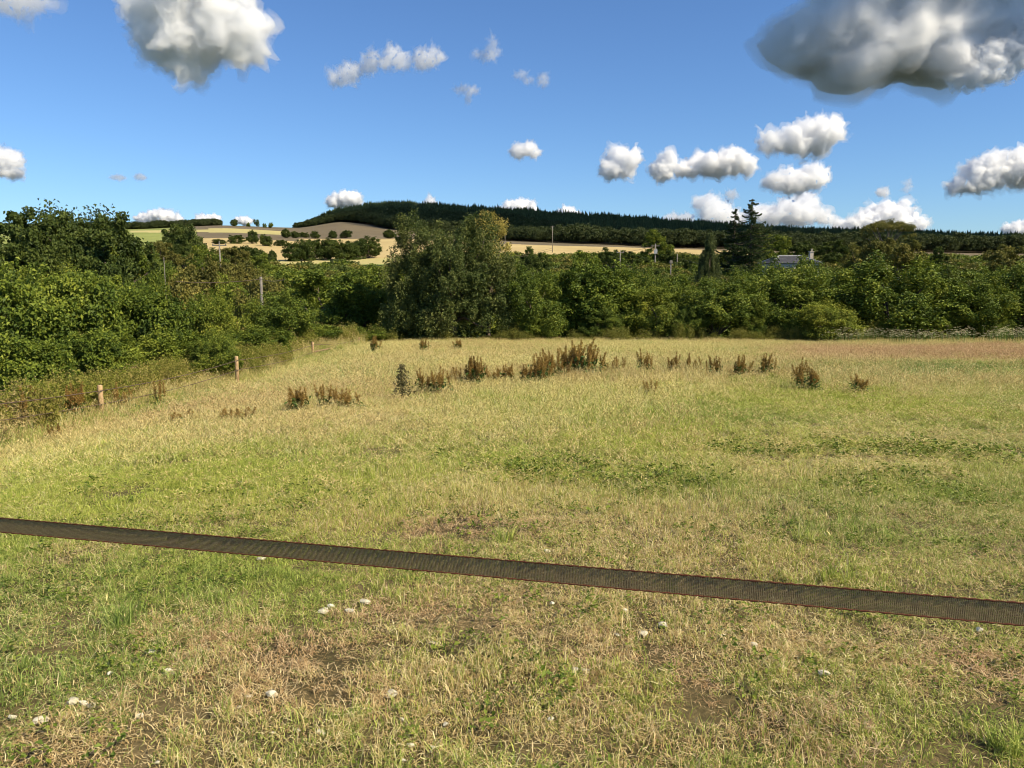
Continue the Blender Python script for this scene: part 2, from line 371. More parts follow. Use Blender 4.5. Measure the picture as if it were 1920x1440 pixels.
# ------------------------------------------------------------------ scattering (for what nobody could count)
def proto_collection(name, objs):
    c = bpy.data.collections.new(name)
    for i, o in enumerate(objs):
        o.name = '%s_%02d' % (name, i); c.objects.link(o)
    return c
def scatter(name, coll, pts, rot, scl, idx, attrs=None):
    me = bpy.data.meshes.new(name); n = len(pts)
    me.vertices.add(n); me.vertices.foreach_set('co', np.asarray(pts, np.float32).ravel())
    A = me.attributes.new('rt', 'FLOAT_VECTOR', 'POINT'); A.data.foreach_set('vector', np.asarray(rot, np.float32).ravel())
    A = me.attributes.new('sc', 'FLOAT_VECTOR', 'POINT'); A.data.foreach_set('vector', np.asarray(scl, np.float32).ravel())
    A = me.attributes.new('ix', 'INT', 'POINT'); A.data.foreach_set('value', np.asarray(idx, np.int32))
    for k, v in (attrs or {}).items():
        A = me.attributes.new(k, 'FLOAT', 'POINT'); A.data.foreach_set('value', np.asarray(v, np.float32))
    o = bpy.data.objects.new(name, me); COL.objects.link(o)
    g = bpy.data.node_groups.new(name, 'GeometryNodeTree')
    g.interface.new_socket('Geometry', in_out='INPUT', socket_type='NodeSocketGeometry')
    g.interface.new_socket('Geometry', in_out='OUTPUT', socket_type='NodeSocketGeometry')
    gi = g.nodes.new('NodeGroupInput'); go = g.nodes.new('NodeGroupOutput')
    ip = g.nodes.new('GeometryNodeInstanceOnPoints'); ci = g.nodes.new('GeometryNodeCollectionInfo')
    ci.inputs[0].default_value = coll; ci.inputs[1].default_value = True; ci.inputs[2].default_value = True
    g.links.new(gi.outputs[0], ip.inputs['Points']); g.links.new(ci.outputs[0], ip.inputs['Instance'])
    ip.inputs['Pick Instance'].default_value = True
    def na(nm, ty, s):
        a = g.nodes.new('GeometryNodeInputNamedAttribute'); a.data_type = ty; a.inputs[0].default_value = nm; g.links.new(a.outputs[0], ip.inputs[s])
    na('ix', 'INT', 'Instance Index'); na('rt', 'FLOAT_VECTOR', 'Rotation'); na('sc', 'FLOAT_VECTOR', 'Scale')
    g.links.new(ip.outputs[0], go.inputs[0])
    m = o.modifiers.new('scatter', 'NODES'); m.node_group = g
    return o

# ------------------------------------------------------------------ foliage builder
def leaves(P, Nn, S, rs, fold=.25, narrow=.55, droop=0):
    """one folded four-cornered leaf (two triangles) per point"""
    n = len(P); Nn = Nn / np.maximum(np.linalg.norm(Nn, axis=1, keepdims=True), 1e-6)
    T = rs.normal(size=(n, 3)); T[:, 2] -= droop; T -= Nn * (T * Nn).sum(1, keepdims=True); T /= np.maximum(np.linalg.norm(T, axis=1, keepdims=True), 1e-6)
    B = np.cross(Nn, T); S = S[:, None]
    v = np.stack([P - T * S * .5, P + B * S * narrow * .5 + Nn * S * fold, P + T * S * .5, P - B * S * narrow * .5 + Nn * S * fold], 1).reshape(-1, 3)
    i = np.arange(n)[:, None] * 4
    return v, np.concatenate([i + np.array([[0, 1, 2]]), i + np.array([[0, 2, 3]])])
def crown_mesh(name, blobs, ncl, nleaf, size, mat, seed, cl_r=.35, cl_l=.6, axis_up=.5, shell=.62, up=.5, narrow=.6, droop=0, parent=None, low=None, link=True, rag=.08):
    """blobs: (x,y,z,rx,ry,rz). Leaf sprays spread through the blobs' outer shells."""
    rs = np.random.RandomState(seed); B = np.array(blobs, float)
    wgt = (B[:, 3] * B[:, 4] + B[:, 4] * B[:, 5] + B[:, 3] * B[:, 5]); wgt /= wgt.sum()
    C = []; A = []
    while len(C) < ncl:
        k = rs.choice(len(B), p=wgt); d = rs.normal(size=3); d /= np.linalg.norm(d)
        if d[2] < -.35: d[2] *= .4
        r = (shell + (1 - shell) * rs.rand() ** .6) * (1 + rag * rs.randn())
        p = B[k, :3] + d * B[k, 3:] * r
        if low is not None and p[2] < low: continue
        inside = (((p - B[:, :3]) / B[:, 3:]) ** 2).sum(1) < .42
        if inside.any() and rs.rand() < .85: continue
        C.append(p); A.append(d * (1 - axis_up) + np.array([0, 0, axis_up * 1.2]) + rs.normal(size=3) * .25)
    C = np.array(C); A = np.array(A); A /= np.linalg.norm(A, axis=1, keepdims=True)
    m = nleaf; ci = rs.randint(0, ncl, m)
    csz = (.55 + .9 * rs.rand(ncl))[ci]
    tt = rs.rand(m) * 1.15 - .35
    rr = np.clip(rs.normal(size=(m, 3)), -1.7, 1.7) * cl_r * (1 - .55 * np.clip(tt, 0, 1))[:, None] * csz[:, None]; rr[:, 2] *= .75
    P = C[ci] + A[ci] * (tt * cl_l * csz)[:, None] + rr
    ctr = (B[:, :3] * wgt[:, None]).sum(0)
    out = P - ctr; out /= np.linalg.norm(out, axis=1, keepdims=True)
    Nn = out * .5 + rs.normal(size=(m, 3)) * .6 + np.array([0, 0, up])
    S = size * (.6 + .8 * rs.rand(m))
    v, f = leaves(P, Nn, S, rs, narrow=narrow, droop=droop)
    crnd = rs.rand(ncl)[ci]; rnd = np.clip(.55 * rs.rand(m) + .45 * crnd, 0, 1)
    return mesh_np(name, v, [f], mat, {'rnd': np.concatenate([rnd, rnd])}, parent=parent, link=link), C
def limbs_mesh(name, base, tops, r0, mat, seed, trunk_h=None, n=7, parent=None, link=True, lean=(0, 0)):
    rnd = random.Random(seed); mb = MB(); base = Vector(base)
    fork = base + Vector((lean[0], lean[1], trunk_h))
    mid = base.lerp(fork, .5) + Vector((rnd.uniform(-.05, .05), rnd.uniform(-.05, .05), 0))
    mb.tube([base - Vector((0, 0, .3)), base + Vector((0, 0, .15 * trunk_h)), mid, fork], [r0 * 1.35, r0, r0 * .85, r0 * .7], n)
    for t in tops:
        t = Vector(t); m1 = fork.lerp(t, .4) + Vector((rnd.uniform(-.2, .2), rnd.uniform(-.2, .2), .12 * (t - fork).length)); m2 = fork.lerp(t, .75) + Vector((rnd.uniform(-.15, .15), rnd.uniform(-.15, .15), .1))
        mb.tube([fork - Vector((0, 0, r0 * .5)), m1, m2, t], [r0 * .5, r0 * .32, r0 * .18, r0 * .05], 5, False)
    return mb.build(name, mat, parent, True, link)
BARK = simple('bark', [(.35, (.06, .045, .032)), (.65, (.17, .135, .10))], 6, .9, bump=.01)
BARK_P = simple('pale_bark', [(.35, (.10, .085, .065)), (.65, (.24, .205, .16))], 5, .9)
G_haw = leaf_mat('hawthorn_leaf', [(.22, (.022, .040, .008)), (.45, (.050, .085, .014)), (.62, (.095, .140, .022)), (.8, (.17, .21, .035))])
G_syc = leaf_mat('sycamore_leaf', [(.22, (.020, .040, .008)), (.45, (.050, .085, .013)), (.62, (.095, .140, .020)), (.8, (.17, .215, .035))])
G_brt = leaf_mat('bright_leaf', [(.22, (.038, .064, .010)), (.45, (.080, .12, .017)), (.65, (.135, .175, .027)), (.8, (.22, .25, .042))])
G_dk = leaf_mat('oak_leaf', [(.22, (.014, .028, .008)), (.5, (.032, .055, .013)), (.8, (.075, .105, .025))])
G_olv = leaf_mat('olive_leaf', [(.22, (.042, .050, .014)), (.45, (.080, .088, .025)), (.65, (.13, .135, .038)), (.8, (.20, .185, .055))])
G_big = leaf_mat('field_maple_leaf', [(.22, (.018, .034, .012)), (.45, (.038, .062, .020)), (.65, (.072, .100, .032)), (.8, (.13, .155, .055))])
G_yel = leaf_mat('keyed_leaf', [(.2, (.13, .14, .03)), (.5, (.24, .23, .06)), (.8, (.36, .32, .11))])
G_con = leaf_mat('spruce_needle', [(.2, (.010, .022, .010)), (.5, (.022, .042, .018)), (.8, (.05, .08, .035))], .12)
G_net = leaf_mat('nettle_leaf', [(.2, (.022, .055, .018)), (.5, (.045, .10, .03)), (.8, (.09, .15, .05))])

# ------------------------------------------------------------------ wooded hillside (far off, one mass)
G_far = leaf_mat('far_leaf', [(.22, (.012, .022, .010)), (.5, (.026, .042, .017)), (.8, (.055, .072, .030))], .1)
def far_conifer(seed):
    rs = np.random.RandomState(seed); V = []; Fa = []; H = 1.0
    for k in range(9):
        z = .08 + .9 * k / 9; r = .17 * (1 - k / 9.6) * (.8 + .4 * rs.rand()); n = 7; b = len(V)
        V.append((0, 0, z + .16))
        for j in range(n * 2):
            a = math.pi * j / n + rs.rand() * .3; rr = r * ((1.1 + .3 * rs.rand()) if j % 2 == 0 else .6)
            V.append((math.cos(a) * rr, math.sin(a) * rr, z - .03 * rs.rand() - (.02 if j % 2 == 0 else 0)))
        for j in range(n * 2): Fa.append((b, b + 1 + j, b + 1 + (j + 1) % (n * 2)))
    return mesh_np('conifer', V, [np.array(Fa)], G_con, {'rnd': rs.rand(len(Fa))}, link=False)
def far_round(seed, mat):
    rs = np.random.RandomState(seed)
    bl = [(0, 0, .48, .38, .38, .46)] + [(rs.uniform(-.22, .22), rs.uniform(-.22, .22), rs.uniform(.35, .75), .2, .2, .2) for _ in range(5)]
    return crown_mesh('round', bl, 45, 900, .085, mat, seed, .07, .08, .4, .7, link=False)[0]
WOOD = proto_collection('wood', [far_conifer(s) for s in (1, 2, 3, 4)] + [far_round(s, G_far) for s in (11, 12, 13)])
rs = np.random.RandomState(5)
n = 60000; Yw = 880 + (1700 - 880) * rs.rand(n) ** .9; U = rs.uniform(-.85, .95, n); X = U * Yw; PXw = 960 + U * F * 1.005
def lerp_tab(xs, ys, x): return np.interp(x, xs, ys)
Y0 = lerp_tab([-400, 250, 419, 420, 545, 560, 600, 640, 700, 740, 800, 960, 1060, 1200, 1500, 1760, 1880, 2200], [900, 950, 1000, 3000, 3000, 1010, 1010, 1010, 970, 900, 860, 760, 700, 650, 640, 640, 640, 640], PXw)
Yw2 = Y0 + (1640 - Y0) * rs.rand(n); X = U * Yw2
keep = (Y0 < 2000) & ~((PXw < 420) & (Yw2 > 1250)) & ~((PXw < 620) & (PXw > 500) & (Yw2 > 1500))
dens = Yw2 / 1640.0; keep &= rs.rand(n) < dens
X = X[keep]; Yw2 = Yw2[keep]; PXw = PXw[keep]; m = len(X); Z = gz(X, Yw2) - .5
front = sm(0, 1, (Yw2 - np.interp(PXw, [0, 560, 640, 740, 960, 1200, 1500, 1920], [1300, 1250, 1090, 1120, 1150, 800, 1150, 760])) / 120)
con = (rs.rand(m) < front * .96) & (fbm(X, Yw2, 150, 21) > .30)
hh = np.where(con, rs.uniform(15, 22, m), rs.uniform(10, 16, m)) * (.85 + .3 * fbm(X, Yw2, 60, 9))
hh *= .82 + .36 * vnoise(X / 22, Yw2 / 22, 77)
hh *= np.where(PXw < 420, .62, .45 + .55 * sm(540, 690, PXw))
idx = np.where(con, rs.randint(0, 4, m), 4 + rs.randint(0, 3, m))
wd = np.where(con, rs.uniform(.95, 1.3, m), rs.uniform(.9, 1.25, m))
wood = scatter('hillside_woodland', WOOD, np.stack([X, Yw2, Z], 1), np.stack([0 * X, 0 * X, rs.rand(m) * 6.28], 1), np.stack([hh * wd, hh * wd, hh], 1), idx)
tag(wood, 'dark conifer and broadleaf forest covering the far hill', 'forest', None, 'stuff')
# the cloud whose shadow darkens the hill: above and to the right of the view
def shade_cloud():
    rnd = random.Random(4); bm = bmesh.new()
    cx, cy, cz = 1530, 800, 1050
    for j in range(60):
        p = Vector((rnd.uniform(-750, 900), rnd.uniform(-500, 560), rnd.uniform(-20, 60)))
        r = rnd.uniform(150, 240)
        bmesh.ops.create_icosphere(bm, subdivisions=3, radius=1, matrix=Matrix.Translation(p) @ Matrix.Diagonal((r, r, r * .35, 1)))
    me = bpy.data.meshes.new('cloud'); bm.to_mesh(me); bm.free(); me.materials.append(cloud_mat('dense_vapour', .015))
    o = bpy.data.objects.new('cloud', me); COL.objects.link(o); o.location = (cx, cy, cz)
    m = o.modifiers.new('r', 'REMESH'); m.mode = 'VOXEL'; m.voxel_size = 28; m.use_smooth_shade = True
    m = o.modifiers.new('d', 'DISPLACE'); m.texture = ctex(120); m.texture_coords = 'GLOBAL'; m.strength = 60
    return tag(o, 'broad flat cloud above and to the right of the view, shading the wooded hill', 'cloud')
shade_cloud()

# ------------------------------------------------------------------ trees and bushes
def bush_proto(seed, mat, n=13000, size=.105, spiky=.6, name='hawthorn_bush', ncl=150, blobs=None, part='foliage'):
    r = random.Random(seed)
    if blobs is None:
        blobs = [(0, 0, 1.9, 1.5, 1.5, 1.75)]
        for k in range(9):
            a = k * 2.4 + r.uniform(-.3, .3); q = r.uniform(.7, 1.25)
            blobs.append((math.cos(a) * q, math.sin(a) * q, r.uniform(.7, 3.0), r.uniform(.6, 1.0), r.uniform(.6, 1.0), r.uniform(.6, 1.0)))
    e = empty(name)
    _, C = crown_mesh(part, blobs, ncl, n, size, mat, seed, .20, spiky, .5, parent=e, low=.1, up=.75)
    tops = [C[i] for i in np.random.RandomState(seed).choice(len(C), 16)]
    limbs_mesh('stems', (0, 0, 0), tops, .12, BARK, seed, .5, 6, parent=e)
    return e
def tree_proto(seed, mat, n=9000, size=.26, name='tree', H=8.0, ncl=170, wide=1.0, trunk=.28, spiky=.16, clr=.26, shape='round', lowf=.03, bark=None):
    r = random.Random(seed); bl = []
    R = H * .38 * wide
    if shape == 'round':
        bl.append((0, 0, H * .5, R * .8, R * .8, H * .46))
        for k in range(11):
            a = k * 2.4 + r.uniform(-.4, .4); z = r.uniform(.15, .88); q = R * r.uniform(.45, .85) * math.sqrt(max(.15, 1 - ((z - .55) / .5) ** 2))
            bl.append((math.cos(a) * q, math.sin(a) * q, H * z, R * .5, R * .5, H * .16))
        for k in range(6): bl.append((math.cos(k * 1.05) * R * .55, math.sin(k * 1.05) * R * .55, H * .20, R * .45, R * .45, H * .15))
    elif shape == 'airy':
        for k in range(13):
            a = k * 2.4; z = .35 + .58 * k / 13; q = R * r.uniform(.3, .9)
            bl.append((math.cos(a) * q, math.sin(a) * q, H * z, R * .32, R * .32, H * .09))
    e = empty(name)
    _, C = crown_mesh('crown', bl, ncl, n, size, mat, seed, clr, spiky, .4, parent=e, low=H * lowf, up=.7, rag=.04)
    tops = [C[i] for i in np.random.RandomState(seed).choice(len(C), 18)]
    limbs_mesh('trunk', (0, 0, 0), tops, H * .035, bark or BARK, seed, H * trunk, 7, parent=e)
    return e
PROTO = {}
PROTO['haw'] = [bush_proto(s, G_haw, 26000, .115, .55) for s in (1, 2, 3)]
PROTO['syc'] = [bush_proto(s, G_syc, 24000, .14, .45, 'sycamore_bush') for s in (4, 5, 6)]
PROTO['brt'] = [bush_proto(s, G_brt, 22000, .11, .5, 'hazel_bush') for s in (7, 8)]
PROTO['olv'] = [bush_proto(s, G_olv, 16000, .15, .6, 'willow_bush') for s in (14, 15)]
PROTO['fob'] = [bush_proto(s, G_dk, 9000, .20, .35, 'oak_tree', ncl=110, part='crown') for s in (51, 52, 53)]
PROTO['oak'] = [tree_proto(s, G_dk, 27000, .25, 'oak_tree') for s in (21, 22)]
PROTO['mid'] = [tree_proto(s, G_haw, 25000, .24, 'broadleaf_tree') for s in (23, 24)]
PROTO['grn'] = [tree_proto(s, G_syc, 25000, .24, 'broadleaf_tree') for s in (25, 26)]
PROTO['olt'] = [tree_proto(s, G_olv, 25000, .24, 'broadleaf_tree') for s in (27,)]
PROTO['bro'] = [tree_proto(s, G_brt, 25000, .24, 'broadleaf_tree') for s in (37,)]
PROTO['airy'] = [tree_proto(s, G_dk, 9000, .24, 'ash_tree', shape='airy', ncl=110, clr=.5, wide=1.1) for s in (31,)]
PH = {k: (4.35, 4.6) for k in ('haw', 'syc', 'brt', 'olv', 'fob')}; PH.update({k: (8.4, 6.6) for k in ('oak', 'mid', 'grn', 'olt', 'bro', 'airy')})
_used = {}
_cyc = {}
def plant(kind, px0, px1, ptop, Y, label, cat='tree', group=None, base=None, rz=None):
    """one tree or bush standing on the ground at depth Y, as wide and as tall as the photograph shows"""
    rnd = random.Random(int(px0 * 7 + ptop * 3 + Y))
    k = _cyc.get(kind, 0); _cyc[kind] = k + 1
    P_ = PROTO[kind]; p = P_[k % len(P_)]
    if id(p) not in _used: _used[id(p)] = 1; o = p
    else: o = copy_tree(p)
    pc = (px0 + px1) / 2; c = at(pc, ptop + 20, Y); x = c.x
    z0 = gzf(x, Y) - .15 if base is None else at(pc, base, Y).z
    wdt = at(px1, ptop, Y).x - at(px0, ptop, Y).x; h = at(pc, ptop, Y).z - z0
    H, Wd = PH[kind]
    if Y >= 230: z0 -= .22 * h; h *= 1.22
    wdt = max(wdt, h / H * Wd / 1.4)
    o.location = (x, Y, z0); o.rotation_euler = (0, 0, rnd.uniform(0, 6.28) if rz is None else rz)
    o.scale = (wdt / Wd, wdt / Wd, h / H)
    tag(o, label, cat, group)
    if group is None and 'group' in o.keys(): del o['group']
    return o
# --- hedge along the far edge of the field
gH = 'bushes of the hedge behind the field'
for a in [
 ('syc', 600, 745, 497, 47, 'dark green leafy bush left of the big field tree'),
 ('haw', 925, 1065, 492, 44, 'hedge bush touching the right side of the big field tree'),
 ('syc', 1030, 1190, 476, 45, 'tall green hedge bush left of the bright topped one'),
 ('brt', 1165, 1300, 524, 44, 'low hedge bush with bright yellow green top'),
 ('haw', 1265, 1425, 512, 44, 'hedge bush below the weeping conifer'),
 ('haw', 1395, 1570, 490, 45, 'hedge bush in front of the slate roofed house'),
 ('brt', 1490, 1618, 556, 42, 'small bright rounded bush bulging out of the hedge foot'),
 ('haw', 1555, 1800, 462, 45, 'tallest and widest hawthorn of the hedge, right of the house'),
 ('haw', 1740, 1890, 512, 44, 'hedge bush right of the widest hawthorn, under the brown field'),
 ('haw', 1835, 1995, 480, 45, 'hedge bush cut by the right edge of the picture'),
 ('syc', 1960, 2120, 490, 45, 'hedge bush just beyond the right edge')]:
    plant(a[0], a[1] - 16, a[2] + 16, a[3], a[4], a[5], 'bush', gH)
# second line filling the hedge's back and foot
for i, (p0, p1, t, Y, k) in enumerate([(690, 800, 560, 46, 'haw'), (1000, 1100, 520, 48, 'syc'), (1120, 1230, 545, 47, 'haw'), (1230, 1330, 560, 43, 'haw'), (1370, 1460, 560, 43.4, 'haw'), (1690, 1800, 560, 43.5, 'haw'), (1080, 1180, 570, 43.2, 'haw'), (960, 1050, 580, 43, 'syc'), (1800, 1900, 570, 43.4, 'haw'), (1440, 1530, 575, 43.2, 'syc')]):
    nm = ['first', 'second', 'third', 'fourth', 'fifth', 'sixth', 'seventh', 'eighth', 'ninth', 'tenth']
    order = sorted([690, 1000, 1120, 1230, 1370, 1690, 1080, 960, 1800, 1440]).index(p0)
    plant(k, p0, p1, t, Y, nm[order] + ' low filling bush from the left in the foot of the far hedge', 'bush', 'low bushes in the foot of the hedge')
# --- left hedge beyond the wire fence
gL = 'bushes of the hedge left of the fence'
for a in [
 ('syc', -120, 110, 488, 24, 'broad leafy bush cut by the left edge of the picture'),
 ('syc', 30, 255, 478, 28, 'tallest leafy bush of the left hedge with lit top'),
 ('syc', 200, 380, 516, 30, 'leafy bush in the middle of the left hedge'),
 ('brt', 325, 470, 532, 33, 'lighter leafy bush left of the rounded dark bush'),
 ('haw', 440, 592, 536, 36, 'rounded dark small leaved bush by the white post top'),
 ('grn', 520, 680, 508, 52, 'upright green tree behind the rounded dark bush'),
 ('haw', 345, 452, 608, 25, 'low dark bush next to the second fence post'),
 ('syc', 230, 390, 610, 25.5, 'low green bush left of the low dark one'),
 ('syc', 90, 270, 600, 22.5, 'low green bush at the foot of the tallest left bush'),
 ('syc', -60, 130, 604, 20, 'low green bush at the lower left edge of the hedge'),
 ('syc', 420, 560, 608, 31, 'low green bush behind the second fence post'),
 ('syc', 540, 650, 600, 38, 'low green bush behind the wooden rail'),
 ('haw', 640, 745, 608, 42, 'low bush at the corner where fence and far hedge meet')]:
    plant(a[0], a[1], a[2], a[3], a[4], a[5], 'bush', gL)

# --- big field tree
def big_tree():
    Y = 43.5; c = at(848, 520, Y); z0 = gzf(c.x, Y)
    e = empty('field_maple', (c.x, Y, z0))
    k = Y / F
    def L(px, py, rx, ry, dy=0): return ((px - 848) * k * 1.02, dy, at(848, py, Y).z - z0, rx * k, (rx + ry) * .5 * k, ry * k)
    bl = [L(795, 490, 40, 60), L(872, 490, 42, 58), L(915, 500, 30, 50), L(830, 560, 85, 60), L(765, 540, 40, 62), L(920, 560, 45, 55), L(782, 450, 24, 28, -.3), L(812, 456, 18, 22, .4), L(862, 444, 24, 26, .4), L(900, 446, 22, 26, -.3),
          L(820, 600, 80, 36, -.5), L(760, 600, 36, 36, -.3), L(900, 600, 55, 36, -.6), L(850, 520, 60, 60, -.9), L(930, 520, 30, 36, .2)]
    _, C = crown_mesh('crown', bl, 380, 92000, .115, G_big, 77, .19, .85, .72, parent=e, low=.15, up=.45, shell=.45)
    tops = [C[i] for i in np.random.RandomState(3).choice(len(C), 40)]
    limbs_mesh('trunk', (0, 0, 0), tops, .26, BARK, 5, 1.2, 8, parent=e)
    tag(e, 'big dense grey green tree standing in the hedge in the centre', 'tree')
    e2 = empty('ash_tree', (at(915, 500, 46).x, 46, gzf(at(915, 500, 46).x, 46)))
    z0b = e2.location.z; k = 46 / F
    bl = [((px - 915) * k, 0, at(915, py, 46).z - z0b, rx * k, rx * k, ry * k) for px, py, rx, ry in ((913, 414, 15, 15), (925, 435, 28, 20), (938, 462, 20, 26), (900, 440, 24, 20), (920, 500, 36, 36), (910, 545, 40, 40))]
    _, C = crown_mesh('crown', bl, 120, 11000, .09, G_yel, 78, .17, .35, .4, parent=e2, up=.4)
    limbs_mesh('trunk', (0, 0, 0), [C[i] for i in range(0, 120, 8)], .16, BARK, 6, 2.5, 7, parent=e2)
    tag(e2, 'pale yellow topped tree showing behind the upper right of the big field tree', 'tree')
big_tree()

# --- tall dark trees at the far left and the valley trees
gD = 'tall dark trees at the far left'
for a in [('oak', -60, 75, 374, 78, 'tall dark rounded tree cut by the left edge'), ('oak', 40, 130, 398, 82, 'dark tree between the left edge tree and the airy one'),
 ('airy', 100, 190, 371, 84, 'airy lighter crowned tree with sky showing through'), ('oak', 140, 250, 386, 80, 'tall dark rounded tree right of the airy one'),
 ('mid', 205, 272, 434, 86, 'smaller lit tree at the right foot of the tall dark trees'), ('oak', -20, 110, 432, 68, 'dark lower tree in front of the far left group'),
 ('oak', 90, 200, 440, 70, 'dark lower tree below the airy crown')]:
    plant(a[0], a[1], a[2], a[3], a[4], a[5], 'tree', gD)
ORD = ['first'] + [w_ + ' from the left' for w_ in ('second', 'third', 'fourth', 'fifth', 'sixth', 'seventh', 'eighth', 'ninth', 'tenth', 'eleventh', 'twelfth', 'thirteenth', 'fourteenth', 'fifteenth')]
def row(specs, Y, what, grp, cat='tree', jit=0):
    for i, (k, p0, p1, t) in enumerate(sorted(specs, key=lambda s: s[1] + s[2])):
        plant(k, p0, p1, t, Y + (i % 3 - 1) * jit, ORD[i].replace(' from the left', '') + ' ' + what, cat, grp)
row([('haw', -40, 70, 490), ('brt', 50, 150, 482), ('syc', 130, 240, 486), ('haw', 215, 320, 498), ('olv', 290, 400, 500), ('syc', 380, 480, 512), ('olv', 440, 545, 505), ('grn', 500, 610, 508), ('syc', 590, 700, 506), ('grn', 660, 760, 498)],
    62, 'bush from the left in the row behind the left hedge', 'bushes close behind the left hedge', 'bush', 3)
row([('olv', 110, 210, 462), ('olv', 190, 290, 460), ('haw', 250, 340, 466), ('olv', 320, 410, 474), ('olv', 390, 480, 478), ('olv', 455, 530, 503), ('olv', 520, 600, 508), ('haw', 590, 690, 506)],
    92, 'scrubby tree from the left in the olive toned left valley row', 'olive toned valley trees', 'tree', 5)
row([('mid', 190, 275, 446), ('olt', 255, 330, 449), ('oak', 300, 372, 452), ('mid', 350, 420, 454), ('olt', 400, 470, 461), ('mid', 455, 510, 471)],
    135, 'tree from the left in the upper left valley row', 'upper valley trees on the left', 'tree', 8)
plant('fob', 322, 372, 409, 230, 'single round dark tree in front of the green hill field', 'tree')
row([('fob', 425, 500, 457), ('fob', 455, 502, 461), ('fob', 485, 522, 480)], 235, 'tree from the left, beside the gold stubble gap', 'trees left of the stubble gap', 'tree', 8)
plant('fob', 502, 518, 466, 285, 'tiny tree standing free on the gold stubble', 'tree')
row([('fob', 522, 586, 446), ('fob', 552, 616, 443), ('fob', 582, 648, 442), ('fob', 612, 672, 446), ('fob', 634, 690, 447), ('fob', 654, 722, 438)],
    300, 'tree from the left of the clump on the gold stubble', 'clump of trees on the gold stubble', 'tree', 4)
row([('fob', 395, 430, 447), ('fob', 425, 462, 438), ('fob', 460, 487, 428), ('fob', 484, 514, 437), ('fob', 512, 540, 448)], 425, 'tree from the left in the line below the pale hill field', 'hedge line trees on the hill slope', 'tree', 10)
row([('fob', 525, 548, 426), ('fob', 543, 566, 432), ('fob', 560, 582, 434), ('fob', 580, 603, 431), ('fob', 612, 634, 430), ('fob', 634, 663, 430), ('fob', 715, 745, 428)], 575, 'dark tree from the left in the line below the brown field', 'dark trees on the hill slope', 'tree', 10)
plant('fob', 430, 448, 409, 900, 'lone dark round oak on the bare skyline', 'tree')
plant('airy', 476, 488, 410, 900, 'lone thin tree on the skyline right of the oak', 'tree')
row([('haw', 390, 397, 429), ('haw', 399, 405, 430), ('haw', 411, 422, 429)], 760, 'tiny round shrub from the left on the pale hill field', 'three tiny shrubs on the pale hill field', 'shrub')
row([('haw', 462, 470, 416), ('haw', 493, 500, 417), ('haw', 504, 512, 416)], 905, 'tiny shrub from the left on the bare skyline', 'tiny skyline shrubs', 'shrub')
# right of the big tree
row([('haw', 940, 1020, 496), ('brt', 1010, 1090, 492), ('grn', 1072, 1150, 470), ('brt', 1140, 1200, 500), ('haw', 1165, 1240, 484), ('syc', 1235, 1300, 500), ('brt', 1290, 1370, 505), ('haw', 1360, 1440, 496), ('haw', 1430, 1500, 497)],
    72, 'bush from the left in the row behind the far hedge', 'bushes behind the far hedge', 'bush', 4)
plant('oak', 975, 1030, 458, 130, 'dark shrubby tree at the near edge of the gold field', 'tree')
plant('mid', 930, 975, 468, 120, 'small green tree right beside the yellow topped tree, before the gold field', 'tree')
row([('oak', 1118, 1175, 464), ('oak', 1150, 1215, 466), ('oak', 1235, 1300, 470), ('oak', 1280, 1320, 478), ('oak', 1340, 1400, 466), ('mid', 1345, 1420, 478)], 165, 'dark low tree from the left around the power poles', 'dark trees around the power poles', 'tree', 8)
plant('bro', 1198, 1262, 430, 185, 'round yellow green tree rising alone against the dark wood', 'tree')
row([('oak', 1380, 1440, 436), ('bro', 1415, 1485, 431), ('oak', 1460, 1530, 452), ('oak', 1520, 1600, 447), ('oak', 1560, 1620, 458)], 175, 'tree from the left in the group around the house', 'trees around the house', 'tree', 6)
row([('olt', 1585, 1665, 446), ('olt', 1640, 1730, 443), ('oak', 1715, 1778, 458), ('olt', 1848, 1935, 455), ('oak', 1920, 2010, 450)], 105, 'tree from the left behind the right hedge', 'trees behind the right hedge', 'tree', 5)

# --- spruces
def spruce(px, ptop, Y, wpx, label, seed, n=15):
    x = at(px, ptop, Y).x; z0 = gzf(x, Y); H = at(px, ptop, Y).z - z0; R = wpx * Y / F / 2
    rs = np.random.RandomState(seed); e = empty('spruce_tree', (x, Y, z0)); P = []; N_ = []; tb = MB()
    tb.tube([(0, 0, -.3), (0, 0, H * .5), (0, 0, H * .98)], [.30, .18, .03], 7)
    for k in range(n * 5):
        f = (k + rs.rand()) / (n * 5); z = H * (.22 + .76 * f); L = R * min(1, .10 + (H - z) / (72 * Y / F)) * rs.uniform(.6, 1.2); a = rs.rand() * 6.28
        d = np.array([math.cos(a), math.sin(a), 0]); m = int(70 + 190 * L / R)
        t = rs.rand(m) ** .7; droop = -.28 * L * np.sin(t * 2.2) + .16 * L * t ** 2
        side = rs.normal(size=m) * .16 * L * (1 - t * .6)
        p = d[None] * (t * L)[:, None] + np.stack([-math.sin(a) * side, math.cos(a) * side, z + droop - np.abs(side) * .5 - .12 * rs.rand(m)], 1)
        P.append(p); N_.append(rs.normal(size=(m, 3)) * .45 + np.array([0, 0, 1]))
        tb.tube([(0, 0, z), tuple(d * L * .5 + np.array([0, 0, z - .12 * L])), tuple(d * L * .95 + np.array([0, 0, z - .1 * L]))], [.05, .035, .01], 4, False)
    P = np.concatenate(P); N_ = np.concatenate(N_); v, f = leaves(P, N_, .30 * (.6 + .7 * rs.rand(len(P))), rs, narrow=.45)
    r = rs.rand(len(P)); mesh_np('crown', v, [f], G_con, {'rnd': np.concatenate([r, r])}, parent=e); tb.build('trunk', BARK, e, True)
    tag(e, label, 'tree', 'spruces behind the hedge')
